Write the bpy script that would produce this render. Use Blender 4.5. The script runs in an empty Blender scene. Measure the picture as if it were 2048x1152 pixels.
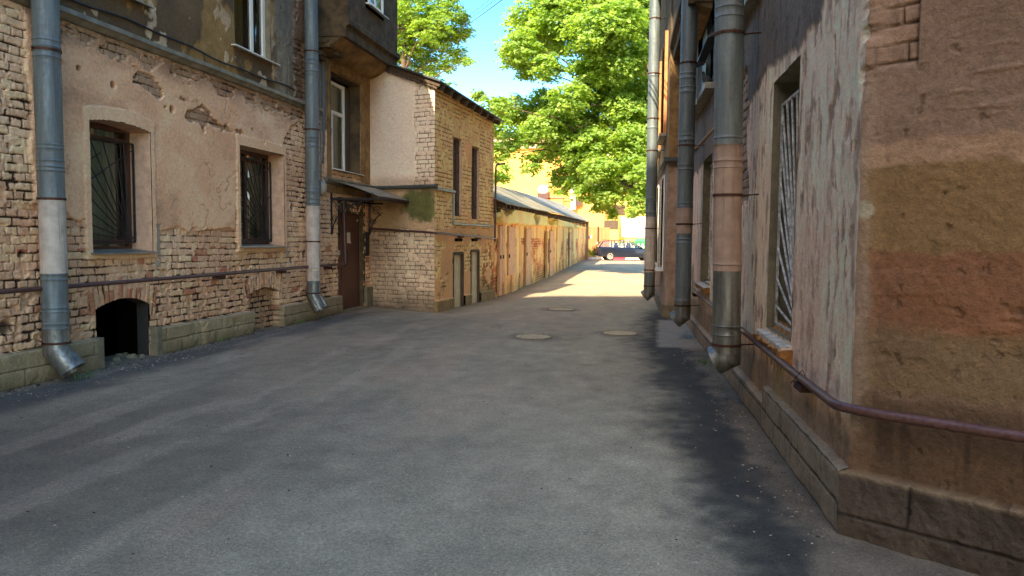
import bpy, math, random
import numpy as np
from mathutils import Vector, Matrix
R = math.radians
sc = bpy.context.scene
col = sc.collection
# ------------------------------------------------------------------ camera, sky, sun
YAW, PITCH, ROLL = 0.190577, 0.066456, 0.008727
F = Vector((-math.sin(YAW)*math.cos(PITCH), math.cos(YAW)*math.cos(PITCH), -math.sin(PITCH)))
Rt = Vector((math.cos(YAW), math.sin(YAW), 0)); Up = Rt.cross(F)
R2 = Rt*math.cos(ROLL)+Up*math.sin(ROLL); U2 = -Rt*math.sin(ROLL)+Up*math.cos(ROLL)
cd = bpy.data.cameras.new('camera'); cam = bpy.data.objects.new('camera', cd); col.objects.link(cam)
m = Matrix.Identity(4)
for i in range(3):
    m[i][0] = R2[i]; m[i][1] = U2[i]; m[i][2] = -F[i]
m[2][3] = 1.5
cam.matrix_world = m
cd.sensor_width = 36; cd.lens = 36*1480/2048; cd.clip_start = 0.05; cd.clip_end = 1500
sc.camera = cam
SUN_EL, SUN_PHI = R(38), R(13)            # light travels towards (sin phi, cos phi), downwards
w = bpy.data.worlds.new('World'); sc.world = w; w.use_nodes = True
nt = w.node_tree; bg = nt.nodes['Background']
sky = nt.nodes.new('ShaderNodeTexSky'); sky.sky_type = 'NISHITA'; sky.sun_disc = False
sky.sun_elevation = SUN_EL; sky.sun_rotation = math.pi+SUN_PHI
sky.air_density = 1.0; sky.dust_density = 1.6; sky.ozone_density = 1.5
hs = nt.nodes.new('ShaderNodeHueSaturation'); hs.inputs['Saturation'].default_value = 1.47
nt.links.new(sky.outputs[0], hs.inputs['Color']); nt.links.new(hs.outputs[0], bg.inputs[0]); bg.inputs[1].default_value = 0.13
sl = bpy.data.lights.new('sun', 'SUN'); sl.energy = 2.7; sl.angle = R(0.5); sl.color = (1, .93, .80)
so = bpy.data.objects.new('sun', sl); col.objects.link(so)
sd = Vector((math.sin(SUN_PHI)*math.cos(SUN_EL), math.cos(SUN_PHI)*math.cos(SUN_EL), -math.sin(SUN_EL)))
so.rotation_euler = sd.to_track_quat('-Z', 'Y').to_euler(); so.location = (0, -20, 40)
sc.view_settings.view_transform = 'Standard'; sc.view_settings.look = 'None'
sc.view_settings.gamma = 1; sc.view_settings.exposure = 2.35

# ------------------------------------------------------------------ helpers
def lin(*c):
    v = [((x/255)/12.92 if x/255 <= .04045 else ((x/255+.055)/1.055)**2.4) for x in c]
    return tuple(min(.9, a*b) for a, b in zip(v, (1.26, 1.07, .84)))
_T = {}
def vn(x, y, seed=0):
    if seed not in _T: _T[seed] = np.random.RandomState(seed+7).rand(256, 256)
    T = _T[seed]
    xi = np.floor(x).astype(np.int64); yi = np.floor(y).astype(np.int64)
    fx = x-xi; fy = y-yi; fx = fx*fx*(3-2*fx); fy = fy*fy*(3-2*fy)
    a = xi & 255; b = (xi+1) & 255; c = yi & 255; d = (yi+1) & 255
    return (T[a, c]*(1-fx)+T[b, c]*fx)*(1-fy)+(T[a, d]*(1-fx)+T[b, d]*fx)*fy
def fbm(x, y, seed=0, o=4, g=.5):
    r = 0; a = 1; t = 0
    for i in range(o):
        r = r+a*vn(x*2**i+17.3*i, y*2**i+5.1*i, seed+i*31); t += a; a *= g
    return r/t
def ss(a, b, x):
    t = np.clip((x-a)/(b-a), 0, 1); return t*t*(3-2*t)
def h2(a, b, s=0):
    v = np.sin(a*12.9898+b*78.233+s*37.719)*43758.5453; return v-np.floor(v)
def mixc(A, B, t):
    return A*(1-t[..., None])+B*t[..., None]
def C3(c, shape):
    return np.broadcast_to(np.array(c, float), shape+(3,)).copy()

def tag(o, label=None, cat=None, group=None, kind=None):
    if label: o['label'] = label
    if cat: o['category'] = cat
    if group: o['group'] = group
    if kind: o['kind'] = kind
    return o
def empty(name, loc=(0, 0, 0), rz=0):
    o = bpy.data.objects.new(name, None); col.objects.link(o)
    o.location = loc; o.rotation_euler = (0, 0, rz); o.empty_display_size = .2
    return o
def copy_tree(o, parent=None):
    c = o.copy(); col.objects.link(c); c.parent = parent
    for ch in list(o.children): copy_tree(ch, c)
    return c
def wloc(p):
    v = Vector((0, 0, 0))
    while p is not None:
        v += p.location; p = p.parent
    return v
class Fr:                                   # a wall frame: along s, up z, outward o
    def __init__(s, p, t, n):
        s.p = np.array(p, float); t = np.array(t, float); s.t = t/np.linalg.norm(t)
        n = np.array(n, float); n = n-s.t*(n@s.t); s.n = n/np.linalg.norm(n)
    def P(s, a, z, o=0.):
        q = s.p+s.t*a+s.n*o; return (q[0], q[1], z)
class MB:
    def __init__(s): s.v = []; s.f = []; s.cuts = []
    def add(s, vs, fs):
        s.cuts.append((len(s.v), len(s.f))); b = len(s.v); s.v += [tuple(q) for q in vs]; s.f += [tuple(b+i for i in f) for f in fs]; return s
    def hexa(s, p):                          # 8 points: bottom 4 ccw, top 4
        return s.add(p, [(3, 2, 1, 0), (4, 5, 6, 7), (0, 1, 5, 4), (1, 2, 6, 5), (2, 3, 7, 6), (3, 0, 4, 7)])
    def box(s, x0, x1, y0, y1, z0, z1):
        return s.hexa([(x0, y0, z0), (x1, y0, z0), (x1, y1, z0), (x0, y1, z0), (x0, y0, z1), (x1, y0, z1), (x1, y1, z1), (x0, y1, z1)])
    def fb(s, fr, s0, s1, z0, z1, o0, o1):
        return s.hexa([fr.P(s0, z0, o0), fr.P(s1, z0, o0), fr.P(s1, z0, o1), fr.P(s0, z0, o1), fr.P(s0, z1, o0), fr.P(s1, z1, o0), fr.P(s1, z1, o1), fr.P(s0, z1, o1)])
    def bar(s, a, b, w_=.02, h=.02, up=(0, 0, 1)):
        a = Vector(a); b = Vector(b); d = (b-a).normalized(); u = Vector(up)
        if abs(d.dot(u)) > .98: u = Vector((1, 0, 0))
        x = d.cross(u).normalized()*w_/2; y = x.cross(d).normalized()*h/2
        return s.hexa([a-x-y, a+x-y, a+x+y, a-x+y, b-x-y, b+x-y, b+x+y, b-x+y])
    def tube(s, pts, r, seg=10, caps=True):
        pts = [Vector(p) for p in pts]; n = len(pts)
        rs = r if isinstance(r, (list, tuple)) else [r]*n
        vs = []; fs = []
        ref = None
        for i, p in enumerate(pts):
            d = (pts[min(i+1, n-1)]-pts[max(i-1, 0)]).normalized()
            if ref is None: ref = d.cross(Vector((0, 0, 1)) if abs(d.z) < .95 else Vector((1, 0, 0))).normalized()
            x = (ref-d*ref.dot(d)).normalized(); ref = x; y = d.cross(x)
            for k in range(seg):
                a = 2*math.pi*k/seg; vs.append(p+(x*math.cos(a)+y*math.sin(a))*rs[i])
        for i in range(n-1):
            for k in range(seg):
                k2 = (k+1) % seg; fs.append((i*seg+k, i*seg+k2, (i+1)*seg+k2, (i+1)*seg+k))
        if caps: fs += [tuple(range(seg-1, -1, -1)), tuple((n-1)*seg+k for k in range(seg))]
        return s.add(vs, fs)
    def prism(s, poly, z0, z1):
        n = len(poly)
        return s.add([(x, y, z0) for x, y in poly]+[(x, y, z1) for x, y in poly],
                     [tuple(range(n-1, -1, -1)), tuple(range(n, 2*n))]+[(i, (i+1) % n, n+(i+1) % n, n+i) for i in range(n)])
    def loft(s, rings, caps=True):
        n = len(rings[0]); m_ = len(rings); fs = []
        for i in range(m_-1):
            for k in range(n):
                k2 = (k+1) % n; fs.append((i*n+k, i*n+k2, (i+1)*n+k2, (i+1)*n+k))
        if caps: fs += [tuple(range(n-1, -1, -1)), tuple((m_-1)*n+k for k in range(n))]
        return s.add([q for r_ in rings for q in r_], fs)
    def build(s, name, mat, parent=None, smooth=False, origin=None, label=None):
        me = bpy.data.meshes.new(name)
        off = wloc(parent) if parent is not None else Vector(origin or (0, 0, 0))
        me.from_pydata([(x-off.x, y-off.y, z-off.z) for x, y, z in s.v], [], s.f)
        me.materials.append(mat)
        if smooth:
            me.polygons.foreach_set('use_smooth', [True]*len(me.polygons))
            me.set_sharp_from_angle(angle=R(40))
        o = bpy.data.objects.new(name, me); col.objects.link(o)
        if parent is not None: o.parent = parent
        else: o.location = off
        if label: o['label'] = label
        return o
def split_build(mb, name, mat, parent, **k):       # every added piece becomes a part of its own
    cs = mb.cuts+[(len(mb.v), len(mb.f))]
    for (v0, f0), (v1, f1) in zip(cs[:-1], cs[1:]):
        q = MB(); q.v = mb.v[v0:v1]; q.f = [tuple(i-v0 for i in f) for f in mb.f[f0:f1]]; q.build(name, mat, parent, **k)
def grid_mesh(name, V, C, keep, mat, parent, flip=False, origin=None, smooth=True):
    ny, nx = V.shape[:2]
    off = wloc(parent) if parent is not None else Vector(origin or (0, 0, 0))
    idx = np.arange(ny*nx).reshape(ny, nx)
    q = np.stack([idx[:-1, :-1], idx[:-1, 1:], idx[1:, 1:], idx[1:, :-1]], -1)
    if flip: q = q[..., ::-1]
    q = q[keep] if keep is not None else q.reshape(-1, 4)
    used = np.unique(q); rm = np.zeros(ny*nx, np.int64); rm[used] = np.arange(len(used))
    q = rm[q]; co = V.reshape(-1, 3)[used]-np.array(off)
    me = bpy.data.meshes.new(name)
    me.vertices.add(len(co)); me.vertices.foreach_set('co', co.astype(np.float32).ravel())
    me.loops.add(q.size); me.loops.foreach_set('vertex_index', q.ravel().astype(np.int32))
    me.polygons.add(len(q)); me.polygons.foreach_set('loop_start', np.arange(0, q.size, 4, dtype=np.int32))
    me.update(calc_edges=True)
    if smooth: me.polygons.foreach_set('use_smooth', np.ones(len(q), bool))
    at = me.color_attributes.new('Col', 'FLOAT_COLOR', 'POINT')
    c4 = np.ones((len(co), 4), np.float32); c4[:, :3] = C.reshape(-1, C.shape[-1])[used][:, :3]
    if C.shape[-1] == 4: c4[:, 3] = C.reshape(-1, 4)[used][:, 3]
    at.data.foreach_set('color', c4.ravel())
    me.materials.append(mat)
    o = bpy.data.objects.new(name, me); col.objects.link(o)
    if parent is not None: o.parent = parent
    else: o.location = off
    return o
def hf_wall(name, fr, s0, s1, z0, z1, res, fn, mat, parent, corner=None):
    s = np.arange(s0, s1+res*.5, res); s[-1] = s1
    z = np.arange(z0, z1+res*.5, res); z[-1] = z1
    S, Z = np.meshgrid(s, z)
    H, C, hole = fn(S, Z)
    if corner is not None:                  # meet the neighbouring sheet in one sharp edge
        sc_, sg, kk, hc = corner
        wq = ss(.10, .0, (S-sc_)*sg); H = H*(1-wq)+hc(Z)*wq; S = S-sg*kk*H*ss(.25, .0, (S-sc_)*sg)
    X = fr.p[0]+fr.t[0]*S+fr.n[0]*H; Y = fr.p[1]+fr.t[1]*S+fr.n[1]*H
    V = np.stack([X, Y, Z], -1)
    keep = None
    if hole is not None:
        keep = ~(hole[:-1, :-1] | hole[1:, 1:] | hole[:-1, 1:] | hole[1:, :-1])
    flip = np.cross(np.append(fr.t, 0), (0, 0, 1))@np.append(fr.n, 0) < 0
    return grid_mesh(name, V, C, keep, mat, parent, flip)
def bricks(S, Z, seed, L=.27, h=.088):
    Sw = S+.012*(fbm(S*6, Z*6, seed+1, 2)-.5)*2; Zw = Z+.010*(fbm(S*5, Z*7, seed+2, 2)-.5)*2+.02*(vn(S*.7, Z*.7, seed+3)-.5)
    row = np.floor(Zw/h); fz = Zw/h-row
    odd = np.mod(row, 2); Lr = np.where(odd > 0, L/2, L)
    u = (Sw+h2(row, 3., seed)*.06+odd*L*.25)/Lr; c = np.floor(u); fu = u-c
    Lr2 = Lr
    d = np.minimum(np.minimum(fu, 1-fu)*Lr2, np.minimum(fz, 1-fz)*h)
    return d, h2(row, c, seed+5), h2(row, c, seed+9)

# ------------------------------------------------------------------ materials
def mat(name, color=(.5, .5, .5), rough=.8, metal=0., nscale=8., namp=.25, bump=.0, bscale=60., attr=False, spec=.4, c2=None, stretch=None, streak=None):
    M = bpy.data.materials.new(name); M.use_nodes = True; t = M.node_tree; N = t.nodes; Lk = t.links
    b = N['Principled BSDF']; b.inputs['Roughness'].default_value = rough; b.inputs['Metallic'].default_value = metal
    b.inputs['Specular IOR Level'].default_value = spec
    tc = N.new('ShaderNodeTexCoord'); src = tc.outputs['Object']
    if stretch:
        mp = N.new('ShaderNodeMapping'); mp.inputs['Scale'].default_value = stretch; Lk.new(src, mp.inputs[0]); src2 = mp.outputs[0]
    else: src2 = src
    n = N.new('ShaderNodeTexNoise'); n.inputs['Scale'].default_value = nscale; n.inputs['Detail'].default_value = 6; n.inputs['Roughness'].default_value = .65
    Lk.new(src2, n.inputs['Vector'])
    mx = N.new('ShaderNodeMix'); mx.data_type = 'RGBA'
    if attr:
        a = N.new('ShaderNodeAttribute'); a.attribute_name = 'Col'
        mu = N.new('ShaderNodeMix'); mu.data_type = 'RGBA'; mu.blend_type = 'MULTIPLY'; mu.inputs[0].default_value = 1
        mr = N.new('ShaderNodeMapRange'); mr.inputs[3].default_value = 1-namp; mr.inputs[4].default_value = 1+namp
        mr.inputs[1].default_value = .25; mr.inputs[2].default_value = .75
        ns = N.new('ShaderNodeTexNoise'); ns.inputs['Scale'].default_value = 150; ns.inputs['Detail'].default_value = 3; Lk.new(src, ns.inputs['Vector'])
        ms = N.new('ShaderNodeMapRange'); ms.inputs[1].default_value = .3; ms.inputs[2].default_value = .7; ms.inputs[3].default_value = .80; ms.inputs[4].default_value = 1.18; Lk.new(ns.outputs[0], ms.inputs[0])
        m3 = N.new('ShaderNodeMath'); m3.operation = 'MULTIPLY'; Lk.new(mr.outputs[0], m3.inputs[0]); Lk.new(ms.outputs[0], m3.inputs[1])
        Lk.new(n.outputs[0], mr.inputs[0]); Lk.new(a.outputs[0], mu.inputs[6]); Lk.new(m3.outputs[0], mu.inputs[7])
        m4 = N.new('ShaderNodeMix'); m4.data_type = 'RGBA'; m4.blend_type = 'MULTIPLY'; m4.clamp_result = True; m4.inputs[0].default_value = 1; m4.inputs[7].default_value = (1.48, 1.38, 1.26, 1)
        Lk.new(mu.outputs[2], m4.inputs[6]); Lk.new(m4.outputs[2], b.inputs['Base Color'])
    else:
        cb = c2 or tuple(max(0, x*(1-namp)) for x in color)
        mx.inputs[6].default_value = (*tuple(min(1, x*(1+namp*.6)) for x in color), 1) if not c2 else (*color, 1); mx.inputs[7].default_value = (*cb, 1)
        mr = N.new('ShaderNodeMapRange'); mr.inputs[1].default_value = .35; mr.inputs[2].default_value = .65
        Lk.new(n.outputs[0], mr.inputs[0]); Lk.new(mr.outputs[0], mx.inputs[0]); Lk.new(mx.outputs[2], b.inputs['Base Color'])
    if streak and not attr:
        mp2 = N.new('ShaderNodeMapping'); mp2.inputs['Scale'].default_value = (22, 22, .9); Lk.new(src, mp2.inputs[0])
        nk = N.new('ShaderNodeTexNoise'); nk.inputs['Scale'].default_value = 1.3; nk.inputs['Detail'].default_value = 8; nk.inputs['Roughness'].default_value = .7; Lk.new(mp2.outputs[0], nk.inputs['Vector'])
        rk_ = N.new('ShaderNodeMapRange'); rk_.inputs[1].default_value = .54; rk_.inputs[2].default_value = .66; rk_.inputs[4].default_value = .75; Lk.new(nk.outputs[0], rk_.inputs[0])
        mk = N.new('ShaderNodeMix'); mk.data_type = 'RGBA'; mk.inputs[7].default_value = (*streak, 1); Lk.new(mx.outputs[2], mk.inputs[6]); Lk.new(rk_.outputs[0], mk.inputs[0]); Lk.new(mk.outputs[2], b.inputs['Base Color'])
        n5 = N.new('ShaderNodeTexNoise'); n5.inputs['Scale'].default_value = 30; n5.inputs['Detail'].default_value = 5; Lk.new(src, n5.inputs['Vector'])
        r5 = N.new('ShaderNodeMapRange'); r5.inputs[1].default_value = .35; r5.inputs[2].default_value = .7; r5.inputs[3].default_value = rough-.08; r5.inputs[4].default_value = rough+.3; Lk.new(n5.outputs[0], r5.inputs[0]); Lk.new(r5.outputs[0], b.inputs['Roughness'])
    if bump:
        n2 = N.new('ShaderNodeTexNoise'); n2.inputs['Scale'].default_value = bscale; n2.inputs['Detail'].default_value = 5; n2.inputs['Roughness'].default_value = .7
        Lk.new(src, n2.inputs['Vector'])
        bp = N.new('ShaderNodeBump'); bp.inputs['Strength'].default_value = .8; bp.inputs['Distance'].default_value = bump
        Lk.new(n2.outputs[0], bp.inputs['Height']); Lk.new(bp.outputs[0], b.inputs['Normal'])
    return M
M = {}
M['wall'] = mat('old_wall', attr=True, rough=.92, nscale=28, namp=.26, bump=.012, bscale=38, spec=.2)
M['plaster'] = mat('beige_plaster', lin(196, 165, 140), .9, nscale=9, namp=.22, bump=.004, bscale=30, spec=.2)
M['darkplaster'] = mat('dark_plaster', lin(98, 84, 60), .92, nscale=5, c2=lin(62, 54, 42), bump=.008, bscale=18, spec=.2)
M['ochreplaster'] = mat('ochre_plaster', lin(150, 122, 82), .92, nscale=4, c2=lin(105, 84, 55), bump=.006, bscale=14, spec=.2)
M['pinkplaster'] = mat('pink_plaster', lin(166, 150, 136), .92, nscale=4, c2=lin(128, 112, 98), bump=.014, bscale=18, spec=.2)
M['stone'] = mat('plinth_stone', lin(120, 115, 96), .92, nscale=7, namp=.3, bump=.01, bscale=25, spec=.2)
M['slate'] = mat('slate_blue_pipe_paint', lin(114, 128, 132), .5, .3, nscale=2.6, c2=lin(92, 104, 108), bump=.006, bscale=7, stretch=(6, 6, .8), streak=lin(96, 88, 78))
M['galv'] = mat('galvanised_sheet', lin(136, 142, 142), .42, .7, nscale=3, c2=lin(96, 102, 100), bump=.006, bscale=8, stretch=(5, 5, .8), streak=lin(90, 84, 74))
M['salmonpipe'] = mat('salmon_pipe_paint', lin(164, 146, 132), .6, .0, nscale=7, c2=lin(140, 122, 110), bump=.006, bscale=14, streak=lin(110, 98, 88))
M['palepipe'] = mat('pale_pipe_paint', lin(188, 182, 172), .6, 0, nscale=7, c2=lin(160, 152, 142), bump=.005, bscale=14, streak=lin(120, 110, 98))
M['rust'] = mat('rusty_iron', lin(92, 60, 46), .8, .3, nscale=14, c2=lin(52, 38, 32), bump=.002, bscale=40)
M['gas'] = mat('red_brown_pipe_paint', lin(68, 46, 42), .36, 0, nscale=40, c2=lin(92, 68, 64), bump=.003, bscale=50)
M['black'] = mat('black_iron', lin(40, 40, 40), .55, .3, nscale=20, namp=.3)
M['bars'] = mat('dark_bar_paint', lin(50, 46, 42), .6, .2, nscale=20, namp=.3)
M['whitebars'] = mat('grey_white_bar_paint', lin(214, 214, 206), .6, 0, nscale=20, c2=lin(130, 128, 120))
M['white'] = mat('white_plastic', lin(225, 224, 216), .4, 0, nscale=4, namp=.06)
M['cellarstone'] = mat('shade_darkened_stone', lin(52, 48, 42), .95, nscale=9, c2=lin(44, 42, 38), bump=.02, bscale=16)  # stone darkened to carry the shade inside the cellar arch
M['brownframe'] = mat('brown_wood_frame', lin(88, 62, 48), .6, 0, nscale=12, namp=.3, stretch=(1, 1, .2))
M['door'] = mat('brown_steel_door', lin(92, 60, 50), .42, .1, nscale=3, c2=lin(76, 50, 42), bump=.001, bscale=8)
M['dark'] = mat('dark_interior', lin(10, 9, 8), .98, namp=.2, spec=.0)  # near-black colour standing in for unlit depth behind openings
M['zinc'] = mat('zinc_flashing', lin(150, 152, 142), .5, .5, nscale=6, c2=lin(112, 114, 106), bump=.001, bscale=12)
M['roofmetal'] = mat('old_roof_sheet', lin(150, 146, 128), .7, .05, nscale=1.1, c2=lin(104, 104, 92), bump=.002, bscale=6)
M['darkroof'] = mat('dark_roof_sheet', lin(70, 76, 76), .6, .2, nscale=3, namp=.3)
M['wood'] = mat('weathered_board', lin(190, 158, 118), .85, nscale=8, c2=lin(140, 110, 78), bump=.003, bscale=30, stretch=(8, 8, .7))
M['darkwood'] = mat('dark_old_board', lin(92, 78, 60), .9, nscale=8, c2=lin(60, 50, 40), bump=.003, bscale=30, stretch=(8, 8, .7))
M['paledoor'] = mat('pale_peach_door_paint', lin(212, 164, 114), .7, nscale=5, c2=lin(184, 138, 94), bump=.002, bscale=20)
M['paleboard'] = mat('pale_bare_board', lin(244, 224, 188), .8, nscale=9, c2=lin(178, 152, 116), bump=.003, bscale=26, stretch=(8, 8, .6))
M['curtainA'] = mat('pale_curtain', lin(196, 214, 206), .9, nscale=3, namp=.15)
M['curtainB'] = mat('yellowish_curtain', lin(236, 216, 150), .9, nscale=3, namp=.2)
M['curtainC'] = mat('green_curtain', lin(130, 175, 150), .9, nscale=3, namp=.2)
M['paper'] = mat('notice_paper', lin(205, 202, 185), .8, nscale=60, namp=.2)
M['lamp'] = mat('grey_lamp_glass', lin(165, 162, 150), .35, nscale=10, namp=.12)
M['iron_cover'] = mat('pale_worn_cast_iron', lin(186, 176, 150), .6, .1, nscale=24, c2=lin(128, 122, 108), bump=.004, bscale=50)
M['foam'] = mat('old_mounting_foam', lin(176, 130, 70), .95, nscale=14, c2=lin(120, 84, 50), bump=.02, bscale=30)
def glass_mat():
    m_ = bpy.data.materials.new('window_glass'); m_.use_nodes = True; t = m_.node_tree; N = t.nodes
    for n in list(N): N.remove(n)
    o = N.new('ShaderNodeOutputMaterial'); mx = N.new('ShaderNodeMixShader'); tr = N.new('ShaderNodeBsdfTransparent'); g = N.new('ShaderNodeBsdfGlossy')
    tr.inputs[0].default_value = (.80, .86, .83, 1); g.inputs['Roughness'].default_value = .02
    fr = N.new('ShaderNodeFresnel'); fr.inputs[0].default_value = 1.6
    tc = N.new('ShaderNodeTexCoord'); n = N.new('ShaderNodeTexNoise'); n.inputs['Scale'].default_value = 1.6; bp = N.new('ShaderNodeBump'); bp.inputs['Distance'].default_value = .02; bp.inputs['Strength'].default_value = .3
    t.links.new(tc.outputs['Object'], n.inputs['Vector']); t.links.new(n.outputs[0], bp.inputs['Height']); t.links.new(bp.outputs[0], g.inputs['Normal'])
    ad = N.new('ShaderNodeMath'); ad.operation = 'ADD'; ad.inputs[1].default_value = .04
    t.links.new(fr.outputs[0], ad.inputs[0]); t.links.new(ad.outputs[0], mx.inputs[0]); t.links.new(tr.outputs[0], mx.inputs[1]); t.links.new(g.outputs[0], mx.inputs[2]); t.links.new(mx.outputs[0], o.inputs[0])
    return m_
M['glass'] = glass_mat()
def asphalt_mat():
    m_ = bpy.data.materials.new('worn_asphalt'); m_.use_nodes = True; t = m_.node_tree; N = t.nodes; L_ = t.links
    b = N['Principled BSDF']; b.inputs['Roughness'].default_value = .82; b.inputs['Specular IOR Level'].default_value = .35
    a = N.new('ShaderNodeAttribute'); a.attribute_name = 'Col'; tc = N.new('ShaderNodeTexCoord')
    v = N.new('ShaderNodeTexVoronoi'); v.inputs['Scale'].default_value = 130; L_.new(tc.outputs['Object'], v.inputs['Vector'])
    n = N.new('ShaderNodeTexNoise'); n.inputs['Scale'].default_value = 40; n.inputs['Detail'].default_value = 6; n.inputs['Roughness'].default_value = .75; L_.new(tc.outputs['Object'], n.inputs['Vector'])
    hs = N.new('ShaderNodeSeparateColor'); L_.new(v.outputs['Color'], hs.inputs[0])
    mr = N.new('ShaderNodeMapRange'); mr.inputs[3].default_value = .74; mr.inputs[4].default_value = 1.28; L_.new(hs.outputs[0], mr.inputs[0])
    mr2 = N.new('ShaderNodeMapRange'); mr2.inputs[1].default_value = .3; mr2.inputs[2].default_value = .7; mr2.inputs[3].default_value = .78; mr2.inputs[4].default_value = 1.22; L_.new(n.outputs[0], mr2.inputs[0])
    nb = N.new('ShaderNodeTexNoise'); nb.inputs['Scale'].default_value = 3.2; nb.inputs['Detail'].default_value = 12; nb.inputs['Roughness'].default_value = .72; L_.new(tc.outputs['Object'], nb.inputs['Vector'])
    mrb = N.new('ShaderNodeMapRange'); mrb.inputs[1].default_value = .3; mrb.inputs[2].default_value = .7; mrb.inputs[3].default_value = .82; mrb.inputs[4].default_value = 1.18; L_.new(nb.outputs[0], mrb.inputs[0])
    vs_ = N.new('ShaderNodeTexVoronoi'); vs_.inputs['Scale'].default_value = 26; L_.new(tc.outputs['Object'], vs_.inputs['Vector'])
    sp_ = N.new('ShaderNodeMapRange'); sp_.inputs[1].default_value = .10; sp_.inputs[2].default_value = .16; sp_.inputs[3].default_value = 1.55; sp_.inputs[4].default_value = 1.0; L_.new(vs_.outputs['Distance'], sp_.inputs[0])
    mu0 = N.new('ShaderNodeMath'); mu0.operation = 'MULTIPLY'; L_.new(mrb.outputs[0], mu0.inputs[0]); L_.new(sp_.outputs[0], mu0.inputs[1])
    mu1 = N.new('ShaderNodeMath'); mu1.operation = 'MULTIPLY'; L_.new(mr.outputs[0], mu1.inputs[0]); L_.new(mr2.outputs[0], mu1.inputs[1])
    mu = N.new('ShaderNodeMath'); mu.operation = 'MULTIPLY'; L_.new(mu0.outputs[0], mu.inputs[0]); L_.new(mu1.outputs[0], mu.inputs[1])
    mx = N.new('ShaderNodeMix'); mx.data_type = 'RGBA'; mx.blend_type = 'MULTIPLY'; mx.inputs[0].default_value = 1
    L_.new(a.outputs[0], mx.inputs[6]); L_.new(mu.outputs[0], mx.inputs[7]); L_.new(mx.outputs[2], b.inputs['Base Color'])
    bp = N.new('ShaderNodeBump'); bp.inputs['Distance'].default_value = .006; bp.inputs['Strength'].default_value = .7
    v2 = N.new('ShaderNodeMath'); v2.operation = 'ADD'; L_.new(v.outputs['Distance'], v2.inputs[0]); L_.new(n.outputs[0], v2.inputs[1])
    L_.new(v2.outputs[0], bp.inputs['Height']); L_.new(bp.outputs[0], b.inputs['Normal'])
    return m_
M['asphalt'] = asphalt_mat()
def leaf_mat(name, ca, cb):
    m_ = bpy.data.materials.new(name); m_.use_nodes = True; t = m_.node_tree; N = t.nodes; L_ = t.links
    for n in list(N): N.remove(n)
    o = N.new('ShaderNodeOutputMaterial'); d = N.new('ShaderNodeBsdfPrincipled'); tr = N.new('ShaderNodeBsdfTranslucent'); mx = N.new('ShaderNodeMixShader')
    d.inputs['Roughness'].default_value = .5; d.inputs['Specular IOR Level'].default_value = .35
    a = N.new('ShaderNodeAttribute'); a.attribute_name = 'Col'
    c = N.new('ShaderNodeMix'); c.data_type = 'RGBA'; c.inputs[6].default_value = (*ca, 1); c.inputs[7].default_value = (*cb, 1)
    L_.new(a.outputs['Fac'], c.inputs[0]); L_.new(c.outputs[2], d.inputs['Base Color'])
    c2 = N.new('ShaderNodeMix'); c2.data_type = 'RGBA'; c2.blend_type = 'MULTIPLY'; c2.inputs[0].default_value = 1; c2.inputs[7].default_value = (1.6, 1.5, .5, 1)
    L_.new(c.outputs[2], c2.inputs[6]); L_.new(c2.outputs[2], tr.inputs[0])
    mx.inputs[0].default_value = .55; L_.new(d.outputs[0], mx.inputs[1]); L_.new(tr.outputs[0], mx.inputs[2]); L_.new(mx.outputs[0], o.inputs[0])
    return m_
M['leaf'] = leaf_mat('maple_leaf', (.19, .32, .06), (.42, .52, .11))
M['leafy'] = leaf_mat('yellowish_leaf', (.17, .30, .05), (.36, .46, .08))
M['bark'] = mat('tree_bark', lin(98, 84, 66), .95, nscale=10, c2=lin(62, 52, 42), bump=.02, bscale=20, stretch=(4, 4, .8))

# ------------------------------------------------------------------ ground
def gz(x, y):
    x = np.asarray(x, float); y = np.asarray(y, float)
    d = -.09*np.exp(-((x+4.3)/1.1)**2)*ss(12.5, 15, y)*(1-ss(24, 34, y))
    d = d+.012*(fbm(x*.8, y*.5, 60, 3)-.5)*2*(1-ss(30, 50, np.abs(y)))
    return d
def zg(x, y): return float(gz(x, y))
xs = np.concatenate([np.arange(-120, -7, 4), np.arange(-7, 3, .045), np.arange(3, 14, .5), np.arange(14, 121, 4)])
ys = np.concatenate([np.arange(-60, 0, 2), np.arange(0, 24, .045), np.arange(24, 70, .16), np.arange(70, 420, 10)])
X, Y = np.meshgrid(xs, ys)
big = fbm(X*.35, Y*.12, 3, 4); mid = fbm(X*1.4, Y*.6, 4, 5); fine = fbm(X*7, Y*5, 5, 4)
c = C3(lin(142, 138, 120), X.shape)
c = c*(.76+.48*mid[..., None])*(.80+.4*fine[..., None])*(.88+.24*big[..., None])
# dusty streaks on the left half
dust = ss(.46, .60, fbm(X*1.5+Y*.1, Y*.42-X*.22, 6, 6))*ss(-.4, -2.4, X)*(1-ss(26, 30, Y))
c = mixc(c, C3(lin(172, 152, 130), X.shape), dust*.36)
grey = ss(-.6, -4.5, X)*(.40+.45*ss(8, 3, Y))*(1-ss(13, 16, Y)); c = mixc(c, C3(lin(92, 82, 72), X.shape)*(.75+.5*mid[..., None]), grey)
# dusty far part, with its sunlit paleness put into the colour
far = ss(15, 24, Y); c = mixc(c, C3(lin(176, 158, 128), X.shape)*(.85+.3*mid[..., None]), far*.85)
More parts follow.
